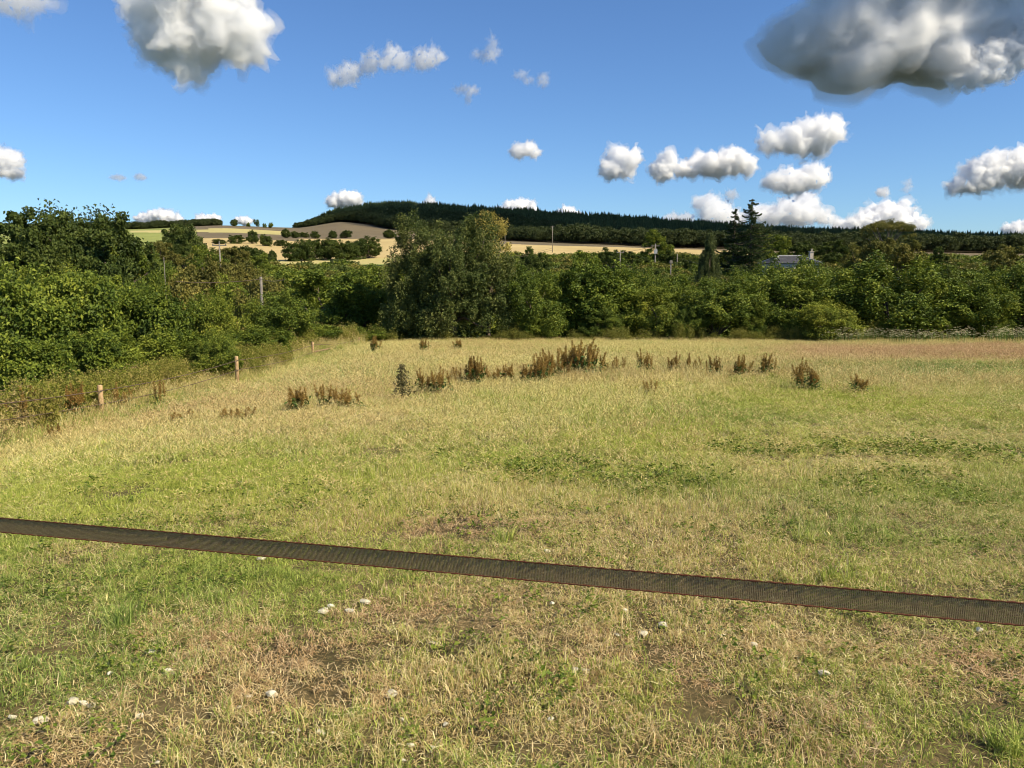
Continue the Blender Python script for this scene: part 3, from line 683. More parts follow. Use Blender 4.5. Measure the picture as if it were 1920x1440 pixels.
spruce(1411, 369, 140, 82, 'tallest pointed spruce rising above the skyline', 41)
spruce(1379, 388, 143, 58, 'shorter ragged spruce left of the tallest one', 42, 13)
def weeping():
    Y = 112; x = at(1331, 470, Y).x; z0 = gzf(x, Y); H = at(1331, 436, Y).z - z0; rs = np.random.RandomState(9)
    e = empty('weeping_conifer', (x, Y, z0)); R = 23 * Y / F; P = []; tb = MB(); tb.tube([(0, 0, -.3), (0, 0, H * .97)], [.25, .05], 7)
    for k in range(170):
        f = rs.rand() ** .6; z = H * (.25 + .75 * f); r = R * min(1, .12 + (H - z) / (75 * Y / F)) * rs.uniform(.5, 1.05); a = rs.rand() * 6.28; L = H * rs.uniform(.14, .3); m = 110
        t = rs.rand(m); P.append(np.stack([math.cos(a) * r * (1 + .08 * t) + rs.normal(size=m) * .10, math.sin(a) * r * (1 + .08 * t) + rs.normal(size=m) * .10, z - t * L], 1))
    P = np.concatenate(P); out = P * [1, 1, 0]; out /= np.maximum(np.linalg.norm(out, axis=1, keepdims=True), .01)
    v, f = leaves(P, out + rs.normal(size=P.shape) * .5, .22 * (.6 + .7 * rs.rand(len(P))), rs, narrow=.4, droop=2)
    r = rs.rand(len(P)); mesh_np('crown', v, [f], leaf_mat('weeping_needle', [(.2, (.025, .04, .018)), (.5, (.055, .078, .034)), (.8, (.10, .13, .06))], .15), {'rnd': np.concatenate([r, r])}, parent=e); tb.build('trunk', BARK, e, True)
    tag(e, 'grey green weeping conifer with hanging strands', 'tree')
weeping()
def umbrella():
    Y = 122; x = at(1663, 450, Y).x; z0 = gzf(x, Y); k = Y / F
    e = empty('umbrella_tree', (x, Y, z0)); h = lambda py: at(1663, py, Y).z - z0
    bl = []
    for a in np.linspace(0, 6.28, 13)[:-1]:
        bl.append((math.cos(a) * 34 * k, math.sin(a) * 34 * k, h(430), 11 * k, 11 * k, 6 * k))
    for a in np.linspace(0, 6.28, 8)[:-1]:
        bl.append((math.cos(a) * 18 * k, math.sin(a) * 18 * k, h(424), 14 * k, 14 * k, 7 * k))
    bl += [(0, 0, h(421), 16 * k, 16 * k, 6 * k), (40 * k, 0, h(443), 10 * k, 14 * k, 9 * k), (-38 * k, 0, h(443), 9 * k, 14 * k, 8 * k)]
    _, C = crown_mesh('crown', bl, 170, 13000, .17, G_olv, 55, .26, .25, .6, parent=e, shell=.4)
    mb = MB(); f0 = Vector((-2 * k, 0, h(462))); mb.tube([(0, 0, -.3), (0, 0, h(480)), f0], [.42, .34, .28], 8)
    rnd = random.Random(2)
    for i in range(16):
        t = Vector(C[rnd.randrange(len(C))]); s_ = f0 + Vector((0, 0, .1)); kx = s_.lerp(t, .45) + Vector((0, 0, -.12 * (t - s_).length))
        mb.tube([f0, kx, s_.lerp(t, .75), t], [.13, .08, .05, .02], 5, False)
    mb.build('trunk', BARK_P, e, True)
    tag(e, 'umbrella shaped tree with pale bare limbs under a flat topped crown', 'tree')
umbrella()

# undergrowth that fills the valley floor between the trees
SCR = proto_collection('scrub', [bush_mesh for bush_mesh in [crown_mesh('s', [(0, 0, .9, 1.6, 1.6, 1.1), (.9, .3, 1.1, .9, .9, .9), (-.8, -.4, 1.0, 1, 1, .9), (.1, 1, .9, 1, 1, .9)], 60, 5000, .22, m_, 300 + i, .24, .4, .5, link=False)[0] for i, m_ in enumerate((G_haw, G_olv, G_dk, G_haw))]])
rs = np.random.RandomState(33); n = 5200; sy = np.sqrt(rs.uniform(50 ** 2, 262 ** 2, n)); sx = rs.uniform(-.8, .8, n) * sy; PXs = 960 + sx / sy * F
k_ = ~((sy > 225) & (PXs > 470) & (PXs < 800)) & ~((sy > 165) & (PXs > 440) & (PXs < 780)) & ~((sy > 120) & (sy < 136) & (abs(PXs - 1480) < 55)); sx = sx[k_]; sy = sy[k_]; n = len(sx); hs = rs.uniform(.8, 1.5, n) * (1 + .4 * sm(100, 200, sy))
k2 = rs.rand(n) < .25 + .75 * sm(45, 150, sy) ; k2 = k2 | (sy < 120); sx = sx[k2]; sy = sy[k2]; hs = hs[k2]; n = len(sx)
tag(scatter('valley_scrub', SCR, np.stack([sx, sy, gz(sx, sy) - .2], 1), np.stack([0 * sx, 0 * sx, rs.rand(n) * 6.28], 1), np.stack([hs * 1.25, hs * 1.25, hs], 1), rs.randint(0, 4, n)), 'low scrub filling the valley between the trees', 'scrub', None, 'stuff')
plant('haw', 1400, 1480, 468, 60, 'bush whose top hides the walls of the house', 'bush')
plant('haw', 1470, 1560, 470, 62, 'bush right below the chimney of the house', 'bush')
# ------------------------------------------------------------------ grass
def hit(px, py, lo=1.2, hi=60):
    Ys_ = np.geomspace(lo, hi, 800); pts = [at(px, py, y) for y in (1.0, 2.0)]
    sx = pts[1].x - pts[0].x; sz = (pts[1].z - EYE) - (pts[0].z - EYE)
    zz = EYE + sz * Ys_; g = gz(sx * Ys_, Ys_); i = int(np.argmax(zz < g))
    return Vector((sx * Ys_[i], Ys_[i], g[i]))
def grass_material():
    t = NT('grass_blade'); r = t.attr('rnd'); k = t.attr('knd'); dry = t.attr('dry', 'INSTANCER'); tone = t.attr('tone', 'INSTANCER'); pink = t.attr('pink', 'INSTANCER')
    nz = t.noise(9, 2, .6, t.pos()); rr = t.math('ADD', t.math('MULTIPLY', r, .75), t.math('MULTIPLY', nz, .35))
    g1 = t.ramp(rr, [(.1, (.14, .20, .026)), (.5, (.35, .41, .06)), (.9, (.64, .63, .15))])
    g2 = t.ramp(rr, [(.1, (.08, .135, .028)), (.5, (.19, .28, .06)), (.9, (.40, .48, .15))])
    st = t.ramp(rr, [(.1, (.33, .25, .08)), (.5, (.70, .59, .22)), (.9, (.92, .86, .46))])
    pk = t.ramp(rr, [(.1, (.30, .18, .08)), (.5, (.56, .37, .18)), (.9, (.80, .62, .36))])
    g = t.mix(tone, g1, g2); s = t.mix(pink, st, pk)
    sel = t.math('LESS_THAN', k, dry); c = t.mix(sel, g, s)
    d = t.pbr(c, .6, .25); tr = t.n('ShaderNodeBsdfTranslucent'); t.l(c, tr.inputs[0])
    m = t.n('ShaderNodeMixShader'); m.inputs[0].default_value = .3; t.l(d.outputs[0], m.inputs[1]); t.l(tr.outputs[0], m.inputs[2])
    return t.done(m.outputs[0])
M_grass = grass_material()
def blades(rs, n, half, L, Wd, lean, straw=0.0, heads=0):
    """n blades in a square patch; straw: share lying nearly flat"""
    x = rs.uniform(-half, half, n); y = rs.uniform(-half, half, n)
    cl = rs.uniform(-half, half, (max(n // 45, 1), 2)); ci = rs.randint(0, len(cl), n); tuft = rs.rand(n) < .6
    x = np.where(tuft, cl[ci, 0] + rs.normal(size=n) * half * .06, x); y = np.where(tuft, cl[ci, 1] + rs.normal(size=n) * half * .06, y)
    a = rs.uniform(0, 6.283, n); l = L * rs.uniform(.45, 1.25, n); flat = rs.rand(n) < straw
    th = np.where(flat, rs.uniform(1.15, 1.5, n), np.abs(rs.normal(size=n)) * lean + .06)
    th2 = np.minimum(th + rs.uniform(.2, 1.0, n) * (.5 + lean), 2.0)
    d1 = np.stack([np.cos(a) * np.sin(th), np.sin(a) * np.sin(th), np.cos(th)], 1); a2 = a + rs.normal(size=n) * .35
    d2 = np.stack([np.cos(a2) * np.sin(th2), np.sin(a2) * np.sin(th2), np.cos(th2)], 1)
    p0 = np.stack([x, y, np.where(flat, rs.uniform(.002, .02, n), -.005)], 1); p1 = p0 + d1 * (l * .55)[:, None]; p2 = p1 + d2 * (l * .45)[:, None]
    p2[:, 2] = np.maximum(p2[:, 2], .003)
    w_ = Wd * rs.uniform(.6, 1.3, n); b = rs.uniform(0, 6.283, n); B = np.stack([np.cos(b), np.sin(b), 0 * b], 1) * w_[:, None] * .5
    v = np.stack([p0 - B, p0 + B, p1 + B * .85, p1 - B * .85, p2], 1).reshape(-1, 3); i = np.arange(n)[:, None] * 5
    Q = i + np.array([[0, 1, 2, 3]]); T = i + np.array([[3, 2, 4]])
    r = rs.rand(n); k = np.where(flat, rs.rand(n) * .55, .12 + .88 * rs.rand(n))
    return v, Q, T, r, k, p1, p2
def patch(name, specs, seed):
    rs = np.random.RandomState(seed); V = []; Qs = []; Ts = []; RQ = []; RT = []; KQ = []; KT = []; off = 0
    for (n, half, L, Wd, lean, straw, heads) in specs:
        v, Q, T, r, k, p1, p2 = blades(rs, n, half, L, Wd, lean, straw)
        V.append(v); Qs.append(Q + off); Ts.append(T + off); RQ.append(r); RT.append(r)
        if heads: k = k * .35
        KQ.append(k); KT.append(k); off += len(v)
        if heads:      # flowering heads: two small crossed leaf shapes at the tip
            nh = len(p2); d = p2 - p1; d /= np.linalg.norm(d, axis=1, keepdims=True)
            for q in range(2):
                b = rs.uniform(0, 6.283, nh); B = np.stack([np.cos(b), np.sin(b), 0 * b], 1) * heads * .11; hl = (heads * rs.uniform(.6, 1.2, nh))[:, None]
                v = np.stack([p2 - d * hl * .5, p2 + B - d * hl * .1, p2 + d * hl * .6, p2 - B - d * hl * .1], 1).reshape(-1, 3)
                Qs.append(np.arange(nh)[:, None] * 4 + np.array([[0, 1, 2, 3]]) + off); V.append(v); off += len(v)
                rr = np.clip(.05 + .6 * rs.rand(nh), 0, 1); RQ.append(rr); KQ.append(0 * rr - .5)
    return mesh_np(name, np.concatenate(V), [np.concatenate(Qs), np.concatenate(Ts)], M_grass, {'rnd': np.concatenate(RQ + RT), 'knd': np.concatenate(KQ + KT)}, link=False)
# (count, half size, length, width, lean, share lying flat, head size)
TURF = proto_collection('turf', [patch('t', [(2300, .34, .044, .0036, .75, .30, 0), (900, .34, .072, .0036, .60, .15, 0), (120, .34, .13, .0026, .8, .5, 0), (10, .34, .20, .002, .5, 0, .02)], s) for s in range(8)])
MEAD = proto_collection('mead', [patch('m', [(1500, .5, .11, .0055, .6, .2, 0), (900, .5, .19, .0050, .40, .05, 0), (150, .5, .30, .0035, .25, 0, .055)], 20 + s) for s in range(6)])
FARG = proto_collection('farg', [patch('f', [(1300, .75, .20, .011, .5, .1, 0), (800, .75, .31, .010, .35, 0, 0), (220, .75, .42, .007, .22, 0, .07)], 40 + s) for s in range(6)])
def field_attrs(x, y):
    px = 960 + x / np.maximum(y, .5) * F; n1 = fbm(x, y, 1.3, 31); n2 = fbm(x, y, 4.5, 35); n3 = fbm(x, y * .6, 9, 39)
    d = .36 + 1.0 * (n1 - .5) * (1 - .5 * sm(6, 14, y)) + .7 * (n2 - .5)
    d = d - .07 * (1 - sm(4.5, 6, y)) + .14 * sm(8, 12, y) * (1 - sm(1250, 1500, px))
    d = d - .20 * sm(1050, 1350, px) * sm(4.6, 7, y) * (1 - sm(17, 21, y))
    d = d - .12 * sm(3.5, 4.2, y) * (1 - sm(4.4, 5.6, y)) * (1 - sm(900, 1100, px))       # greener band under the tape on the left
    d = d - .35 * np.exp(-((y - 21) / 2.0) ** 2) * sm(650, 800, px) * (n3 > .42)
    d = d - .40 * sm(6.2, 9.0, -x) * sm(12, 16, y) * (1 - sm(-6.5, -8, -x) * 0)          # green strip by the fence
    tone = np.clip(.25 + .25 * (1 - sm(5, 7, y)) + 1.6 * (fbm(x, y, 3.1, 51) - .5) + .6 * np.exp(-((y - 20) / 2.5) ** 2), 0, 1)
    pink = sm(.45, .62, fbm(x, y, 7, 61)) * .30 + .75 * sm(1350, 1550, px) * sm(22, 26, y) * (1 - sm(35, 38, y)) + .30 * (1 - sm(5, 7, y)) * sm(.55, .7, fbm(x, y, 1.1, 67))
    pink = pink + .32 * (1 - sm(5, 7, y)); d = d + .06 * sm(7, 10, y)
    pink = pink + .6 * np.exp(-((y - 15) / 3) ** 2) * (1 - sm(700, 1000, px))
    d = d + .5 * sm(1400, 1550, px) * sm(23, 26, y) * (1 - sm(35, 38, y))
    return np.clip(d, .04, .97), tone, np.clip(pink, 0, 1)
BARE = [(480, 1225, .42, .22), (1470, 1262, .22, .12), (1020, 1385, .50, .16), (890, 1000, .28, .35), (1300, 1400, .5, .2), (600, 1330, .5, .2), (160, 1120, .12, .10), (130, 1060, .2, .1), (810, 1175, .4, .2), (1860, 1290, .25, .2), (1230, 1250, .4, .18), (200, 1400, .6, .15)]
BARE = [(hit(a, b), c, d) for a, b, c, d in BARE]
def bare(x, y):
    s = 0
    for p, rx, ry in BARE: s = np.maximum(s, 1 - np.sqrt(((x - p.x) / rx) ** 2 + ((y - p.y) / ry) ** 2) * .62)
    return np.clip(s, 0, 1)
def gr_points(y0, y1, sp, seed, pad=1.3):
    rs = np.random.RandomState(seed); ys = np.arange(y0, y1, sp); P = []
    for y in ys:
        hw = y * .70 + pad; xs = np.arange(-hw, hw, sp); P.append(np.stack([xs, 0 * xs + y], 1))
    P = np.concatenate(P) + rs.uniform(-.35, .35, (sum(len(p) for p in P), 2)) * sp
    return P[:, 0], P[:, 1], rs
def lay(name, coll, np_, y0, y1, sp, seed, hfun, wscale, label, keep=None):
    x, y, rs = gr_points(y0, y1, sp, seed)
    k = (x > -13.5 - .0 * y) & (y < 42.6)
    if keep is not None: k &= keep(x, y, rs)
    x = x[k]; y = y[k]; m = len(x); z = gz(x, y); h = hfun(x, y, rs)
    d, tone, pink = field_attrs(x, y); b = bare(x, y) * np.clip(.2 + 1.4 * fbm(x, y, .35, 88), 0, 1); d = np.clip(d + b * 1.1, 0, 1); pink = np.clip(pink + b * .9, 0, 1)
    slope = (gz(x, y + .2) - z) / .2
    o = scatter(name, coll, np.stack([x, y, z], 1), np.stack([np.arctan(slope), 0 * x, rs.rand(m) * 6.28 * 0 + rs.randint(0, 4, m) * 1.5708 + rs.uniform(-.4, .4, m)], 1),
                np.stack([wscale + 0 * x, wscale + 0 * x, h], 1), rs.randint(0, np_, m), {'dry': d, 'tone': tone, 'pink': pink})
    return tag(o, label, 'grass', None, 'stuff')
lay('short_grass', TURF, 8, 1.7, 8.0, .42, 1, lambda x, y, r: (.30 + 1.35 * fbm(x, y, .6, 71) ** 1.2) * (1 - .65 * bare(x, y)) * (1 + .5 * sm(5, 8, y)), 1, 'short grazed grass and straw in the foreground', lambda x, y, r: r.rand(len(x)) < 1 - sm(6.5, 8, y) * .6)
lay('meadow_grass', MEAD, 6, 6.2, 18, .60, 2, lambda x, y, r: (.28 + .75 * fbm(x, y, 2.2, 73)) * (.40 + .60 * sm(6.5, 12, y)) * (1 - .4 * sm(2, 5, x) * (1 - sm(13, 18, y))), 1, 'yellow green meadow grass in the middle of the field', lambda x, y, r: r.rand(len(x)) < sm(5.8, 7, y))
lay('tall_grass', FARG, 6, 16, 43.2, .85, 3, lambda x, y, r: (.26 + .42 * fbm(x, y, 3, 75)) + .12 * np.exp(-((y - 20) / 2) ** 2), 1, 'long dry seeding grass at the back of the field', lambda x, y, r: r.rand(len(x)) < sm(15, 18, y))
n = 75; rs = np.random.RandomState(66); bx = rs.uniform(-2.2, 7.6, n); by = 18.2 + rs.normal(size=n) * .75 + .08 * bx - 2.2 * sm(-.5, -2.2, bx) * 0
tag(scatter('seeding_grass', FARG, np.stack([bx, by, gz(bx, by)], 1), np.stack([0 * bx, 0 * bx, rs.rand(n) * 6.28], 1), np.stack([.7 + 0 * bx, .7 + 0 * bx, rs.uniform(.5, .95, n)], 1), rs.randint(0, 6, n), {'dry': rs.uniform(.3, .95, n), 'tone': rs.rand(n), 'pink': rs.rand(n) * .7}), 'tall pale seeding grass standing between the docks', 'grass', None, 'stuff')
# single taller tufts in the turf
tx, ty, rs = gr_points(2.0, 12, .8, 9); kk = (fbm(tx, ty, 1.6, 81) > .60) & (rs.rand(len(tx)) < .5); tx = tx[kk]; ty = ty[kk]; m = len(tx)
TUFT = proto_collection('tuft', [patch('u', [(150, .055, .12, .0032, .55, 0, 0), (8, .05, .22, .002, .35, 0, .03)], 60 + s) for s in range(4)])
d, tone, pink = field_attrs(tx, ty)
tag(scatter('grass_tufts', TUFT, np.stack([tx, ty, gz(tx, ty)], 1), np.stack([0 * tx, 0 * tx, rs.rand(m) * 6.28], 1), np.repeat(rs.uniform(.7, 1.6, (m, 1)), 3, 1), rs.randint(0, 4, m), {'dry': np.clip(d - .25, .05, .9), 'tone': tone, 'pink': pink * 0}), 'loose longer tufts standing out of the short grass', 'grass', None, 'stuff')

# small broad-leaved rosettes and clover in the turf
def rosette(seed):
    rs = np.random.RandomState(seed); n = 70; c = rs.normal(size=(7, 2)) * .09; ci = rs.randint(0, 7, n); a = rs.uniform(0, 6.28, n); r = rs.uniform(.01, .05, n)
    P = np.stack([c[ci, 0] + np.cos(a) * r, c[ci, 1] + np.sin(a) * r, rs.uniform(.015, .05, n)], 1); v, f = leaves(P, rs.normal(size=P.shape) * .35 + [0, 0, 1], .017 * (.5 + rs.rand(n)), rs, narrow=.7); q = rs.rand(n)
    return mesh_np('r', v, [f], M_rose, {'rnd': np.concatenate([q, q])}, link=False)
M_rose = leaf_mat('clover_leaf', [(.2, (.035, .07, .012)), (.5, (.08, .13, .02)), (.8, (.15, .20, .04))], .2)
ROSE = proto_collection('rose', [rosette(s) for s in (1, 2, 3, 4)])
tx, ty, rs = gr_points(1.9, 11, .22, 19); kk = (fbm(tx, ty, .9, 83) > .52) & (rs.rand(len(tx)) < .5 * (1 - sm(5, 8, ty))); tx = tx[kk]; ty = ty[kk]
for (a_, b_, c_, d_, k_) in ((1180, 905, .5, .22, 24), (1000, 882, .4, .2, 12), (1690, 852, .6, .3, 26), (1650, 905, .4, .2, 12), (1410, 852, .4, .2, 8)):
    p = hit(a_, b_); tx = np.concatenate([tx, p.x + rs.normal(size=k_) * c_]); ty = np.concatenate([ty, p.y + rs.normal(size=k_) * d_])
m = len(tx)
tag(scatter('turf_weeds', ROSE, np.stack([tx, ty, gz(tx, ty) + .006], 1), np.stack([0 * tx, 0 * tx, rs.rand(m) * 6.28], 1), np.repeat(rs.uniform(.6, 1.4, (m, 1)) * (1 + .9 * sm(5, 8, ty))[:, None], 3, 1), rs.randint(0, 4, m)), 'patches of clover and small broad leaves in the turf', 'weeds', None, 'stuff')

# ------------------------------------------------------------------ verge weeds, nettles and white flowers
M_weed = leaf_mat('bramble_leaf', [(.2, (.05, .075, .014)), (.45, (.12, .15, .025)), (.65, (.17, .19, .045)), (.85, (.24, .22, .08))], .3, .7)
M_dead = leaf_mat('dead_weed', [(.2, (.07, .055, .028)), (.5, (.15, .125, .065)), (.8, (.30, .26, .15))], .2, .6)
M_rust = leaf_mat('dock_seed', [(.2, (.075, .042, .014)), (.5, (.17, .108, .034)), (.8, (.34, .25, .085))], .2, .4)
M_petal = leaf_mat('white_petal', [(.2, (.62, .62, .52)), (.8, (.86, .86, .78))], .2)
def clump(seed, mat, n, size, h, r, stems=0):
    rs = np.random.RandomState(seed)
    bl = [(rs.uniform(-r, r) * .6, rs.uniform(-r, r) * .6, h * rs.uniform(.3, .7), r * .5, r * .5, h * .32) for _ in range(6)]
    o, _ = crown_mesh('c', bl, 36, n, size, mat, seed, .10, .22, .6, .4, link=False)
    return o
WEED = proto_collection('weed', [clump(s, M_weed, 1500, .055, .75, .5) for s in (1, 2, 3)] + [clump(s, M_dead, 800, .045, .7, .4) for s in (4, 5)])
rs = np.random.RandomState(12); n = 780
wy = rs.uniform(9.5, 43, n); wx = -9.6 - rs.rand(n) ** .8 * 3.3 + .45 * np.sin(wy * .5) + np.clip((wy - 24) * .05, 0, .9); wx = np.where(rs.rand(n) < .12, wx + .8, wx)
dd = rs.rand(n) < .16 + .25 * (wy < 17)
tag(scatter('verge_brambles', WEED, np.stack([wx, wy, gz(wx, wy) - .05], 1), np.stack([0 * wx, 0 * wx, rs.rand(n) * 6.28], 1), np.stack([rs.uniform(.7, 1.3, n)] * 2 + [rs.uniform(.75, 1.35, n)], 1), np.where(dd, 3 + rs.randint(0, 2, n), rs.randint(0, 3, n))), 'tangle of brambles and dead weeds along the wire fence', 'weeds', None, 'stuff')
n = 420; vy = rs.uniform(9, 43, n); vx = -9.0 - rs.rand(n) * 3.2 + np.clip((vy - 24) * .05, 0, .9)
tag(scatter('verge_grass', FARG, np.stack([vx, vy, gz(vx, vy)], 1), np.stack([0 * vx, 0 * vx, rs.rand(n) * 6.28], 1), np.stack([.8 + 0 * vx, .8 + 0 * vx, rs.uniform(.5, 1.35, n)], 1), rs.randint(0, 6, n), {'dry': np.clip(rs.uniform(.05, .5, n), 0, 1), 'tone': rs.rand(n), 'pink': rs.rand(n) * .4}), 'long straw and green grass growing along the wire fence', 'grass', None, 'stuff')
M_rank = leaf_mat('rank_weed_leaf', [(.2, (.03, .05, .012)), (.5, (.08, .10, .022)), (.8, (.17, .18, .05))], .2, .8)
def nettle(seed):
    rs = np.random.RandomState(seed); P = []; 
    for s_ in range(12):
        x, y = rs.normal(size=2) * .18; h = rs.uniform(.6, 1.1); k = 45; t = rs.rand(k); P.append(np.stack([x + rs.normal(size=k) * .06, y + rs.normal(size=k) * .06, t * h], 1))
    P = np.concatenate(P); v, f = leaves(P, rs.normal(size=P.shape) * .6 + [0, 0, .7], .085 * (.6 + .7 * rs.rand(len(P))), rs, narrow=.4); r = rs.rand(len(P))
    return mesh_np('n', v, [f], M_rank, {'rnd': np.concatenate([r, r])}, link=False)
NETT = proto_collection('nett', [nettle(s) for s in (1, 2, 3)])
n = 380; nx = rs.uniform(-9, 31, n); ny = 42.4 + rs.normal(size=n) * .5; kz = .15 + 1.1 * sm(.3, .75, fbm(nx, ny, 1.8, 91))
n2 = 150; nx = np.concatenate([nx, -10 - rs.rand(n2) * 2.5 - .0]); ny = np.concatenate([ny, rs.uniform(20, 42, n2)]); kz = np.concatenate([kz, rs.uniform(.6, 1.0, n2)]); n += n2
tag(scatter('nettles', NETT, np.stack([nx, ny, gz(nx, ny) - .03], 1), np.stack([0 * nx, 0 * nx, rs.rand(n) * 6.28], 1), np.stack([kz * 0 + 1, kz * 0 + 1, kz], 1), rs.randint(0, 3, n)), 'nettles and rank weeds along the foot of the hedge', 'weeds', None, 'stuff')
def flowers(seed):
    rs = np.random.RandomState(seed); V = []; Q = []; mi_ = []
    for s_ in range(16):
        x, y = rs.normal(size=2) * .25; h = rs.uniform(.35, .65); V += [(x - .004, y, 0), (x + .004, y, 0), (x + .004, y, h), (x - .004, y, h)]; Q.append([len(V) - 4 + j for j in range(4)]); mi_.append(0)
        for j in range(9):
            cx, cy, cz = x + rs.normal() * .035, y + rs.normal() * .035, h + rs.uniform(-.012, .012); s = .011; a = rs.rand() * 3
            c, d = math.cos(a) * s, math.sin(a) * s
            V += [(cx - c, cy - d, cz), (cx + d, cy - c, cz + .004), (cx + c, cy + d, cz), (cx - d, cy + c, cz + .004)]; Q.append([len(V) - 4 + j_ for j_ in range(4)]); mi_.append(1)
    return mesh_np('w', V, [np.array(Q)], [G_net, M_petal], {'rnd': rs.rand(len(Q))}, link=False, matidx=mi_)
FLOW = proto_collection('flow', [flowers(s) for s in (1, 2, 3)])
n = 85; fx = rs.uniform(16.5, 29, n); fy = rs.uniform(38.2, 41.2, n); 
tag(scatter('white_flowers', FLOW, np.stack([fx, fy, gz(fx, fy)], 1), np.stack([0 * fx, 0 * fx, rs.rand(n) * 6.28], 1), np.repeat(rs.uniform(.8, 1.35, (n, 1)), 3, 1), rs.randint(0, 3, n)), 'white flowering weeds at the hedge foot on the right', 'flowers', None, 'stuff')

# ------------------------------------------------------------------ dock plants
def dock_proto(seed, ns, spread, green=.5, name='dock_plant'):
    rs = np.random.RandomState(seed); e = empty(name); st = MB(); P = []; N_ = []; LP = []
    for k in range(ns):
        x, y = rs.normal(size=2) * spread; h = rs.uniform(.65, 1.0); lx, ly = rs.normal(size=2) * .10 + np.array([x, y]) * .25
        st.tube([(x, y, 0), (x + lx * .4, y + ly * .4, h * .5), (x + lx, y + ly, h)], [.008, .006, .003], 5, False)
        m = 260; t = .35 + .65 * rs.rand(m) ** .8; r = .028 * (1.15 - t) + .008; P.append(np.stack([x + lx * t + rs.normal(size=m) * r, y + ly * t + rs.normal(size=m) * r, t * h + rs.normal(size=m) * .01], 1))
        for j in range(3):
            a = rs.rand() * 6.28; m = 55; t = rs.rand(m); z0_ = h * rs.uniform(.45, .7); L_ = .22 * rs.uniform(.6, 1.1)
            P.append(np.stack([x + lx * .5 + math.cos(a) * .4 * L_ * t + rs.normal(size=m) * .013, y + ly * .5 + math.sin(a) * .4 * L_ * t + rs.normal(size=m) * .013, z0_ + t * L_], 1))
        m = int(14 * green * 2); t = rs.rand(m) * .55; LP.append(np.stack([x + lx * t + rs.normal(size=m) * .07, y + ly * t + rs.normal(size=m) * .07, t * h + .05], 1))
    P = np.concatenate(P); v, f = leaves(P, rs.normal(size=P.shape), .022 * (.6 + .8 * rs.rand(len(P))), rs, narrow=.8); r = rs.rand(len(P))
    mesh_np('seed_heads', v, [f], M_rust, {'rnd': np.concatenate([r, r])}, parent=e)
    LP = np.concatenate(LP); v, f = leaves(LP, rs.normal(size=LP.shape) * .6 + [0, 0, .4], .13 * (.6 + .7 * rs.rand(len(LP))), rs, narrow=.35); r = rs.rand(len(LP))
    mesh_np('leaves', v, [f], G_net, {'rnd': np.concatenate([r, r])}, parent=e)
    st.build('stalks', M_dead, e)
    return e
DK = [dock_proto(101, 16, .17, .6), dock_proto(102, 11, .14, .5), dock_proto(103, 7, .12, .4), dock_proto(104, 4, .10, .3)]
dku = set(); DY = []
DOCKS = [  # pixel column, pixel row of the foot, height in pixels, prototype, label
 (1085, 712, 66, 0, 'tallest and bushiest rust brown dock clump in the middle of the field'), (1062, 712, 54, 0, 'left half of the bushiest dock clump, slightly lower'),
 (1112, 708, 52, 1, 'right half of the bushiest dock clump'), (1030, 716, 54, 0, 'brown dock clump just left of the bushiest one'), (1008, 722, 46, 1, 'brown dock clump second left of the bushiest one'),
 (980, 724, 36, 1, 'low rusty dock clump between the upright pair and the big clump'), (952, 722, 34, 1, 'low rusty dock clump third left of the bushiest one'), (925, 722, 32, 2, 'low thin dock clump right beside the dark upright pair'),
 (897, 724, 50, 1, 'dark brown upright dock, right one of a pair'), (880, 724, 50, 1, 'dark brown upright dock, left one of a pair'), (856, 724, 34, 3, 'thin dock stalk left of the dark upright pair'),
 (826, 742, 48, 2, 'right one of two brown docks left of the upright pair'), (803, 740, 44, 2, 'left one of two brown docks left of the upright pair'), (566, 770, 42, 1, 'brown dock tuft alone on the left of the field'),
 (607, 766, 42, 3, 'single dark dock spike right of the lone tuft'), (632, 766, 36, 3, 'thin dock spike in the middle of the left group'), (652, 768, 34, 2, 'thin sprawling dock at the right of the left group'),
 (1212, 706, 46, 2, 'pale brown dock right of the big clump'), (1162, 708, 36, 3, 'thin dock stalk between the big clump and the pale dock'), (1140, 708, 34, 2, 'low brown dock at the right foot of the big clump'),
 (1260, 706, 40, 2, 'dark dock with green leaves right of the pale one'), (1300, 706, 38, 2, 'dock beside the white flowers in the middle'), (1345, 712, 40, 1, 'greenish brown dock clump, left one of three'),
 (1385, 712, 42, 1, 'greenish brown dock clump, middle one of three'), (1428, 710, 42, 1, 'greenish brown dock clump, right one of three'), (1498, 732, 54, 2, 'tall red brown dock at the right of the field'),
 (1530, 736, 40, 1, 'red brown dock leaning right next to the tall one'), (1614, 740, 36, 2, 'small dock standing alone at the far right'), (1218, 744, 28, 3, 'small dark dock in the open grass below the pale one'),
 (340, 796, 28, 2, 'small dock tuft near the left fence post'), (432, 792, 26, 3, 'small thin dock right of the tuft near the fence'), (462, 790, 26, 3, 'small thin dock, right one of a thin pair'), (102, 832, 34, 3, 'dark rusty dock stalk at the lower left below the fence'),
 (58, 806, 74, 1, 'rusty dock clump in the fence margin near the left edge'), (28, 818, 70, 2, 'rusty dock at the left edge of the picture'), (138, 796, 66, 1, 'rusty dock clump just left of the first fence post'), (232, 778, 54, 2, 'rusty dock just right of the first fence post'), (300, 768, 50, 3, 'thin dock midway between the first two fence posts'),
 (700, 664, 30, 1, 'brown weed tuft at the far end of the fence'), (790, 662, 24, 1, 'brown weed tuft under the left edge of the big tree'), (860, 660, 22, 1, 'brown weed tuft under the big tree')]
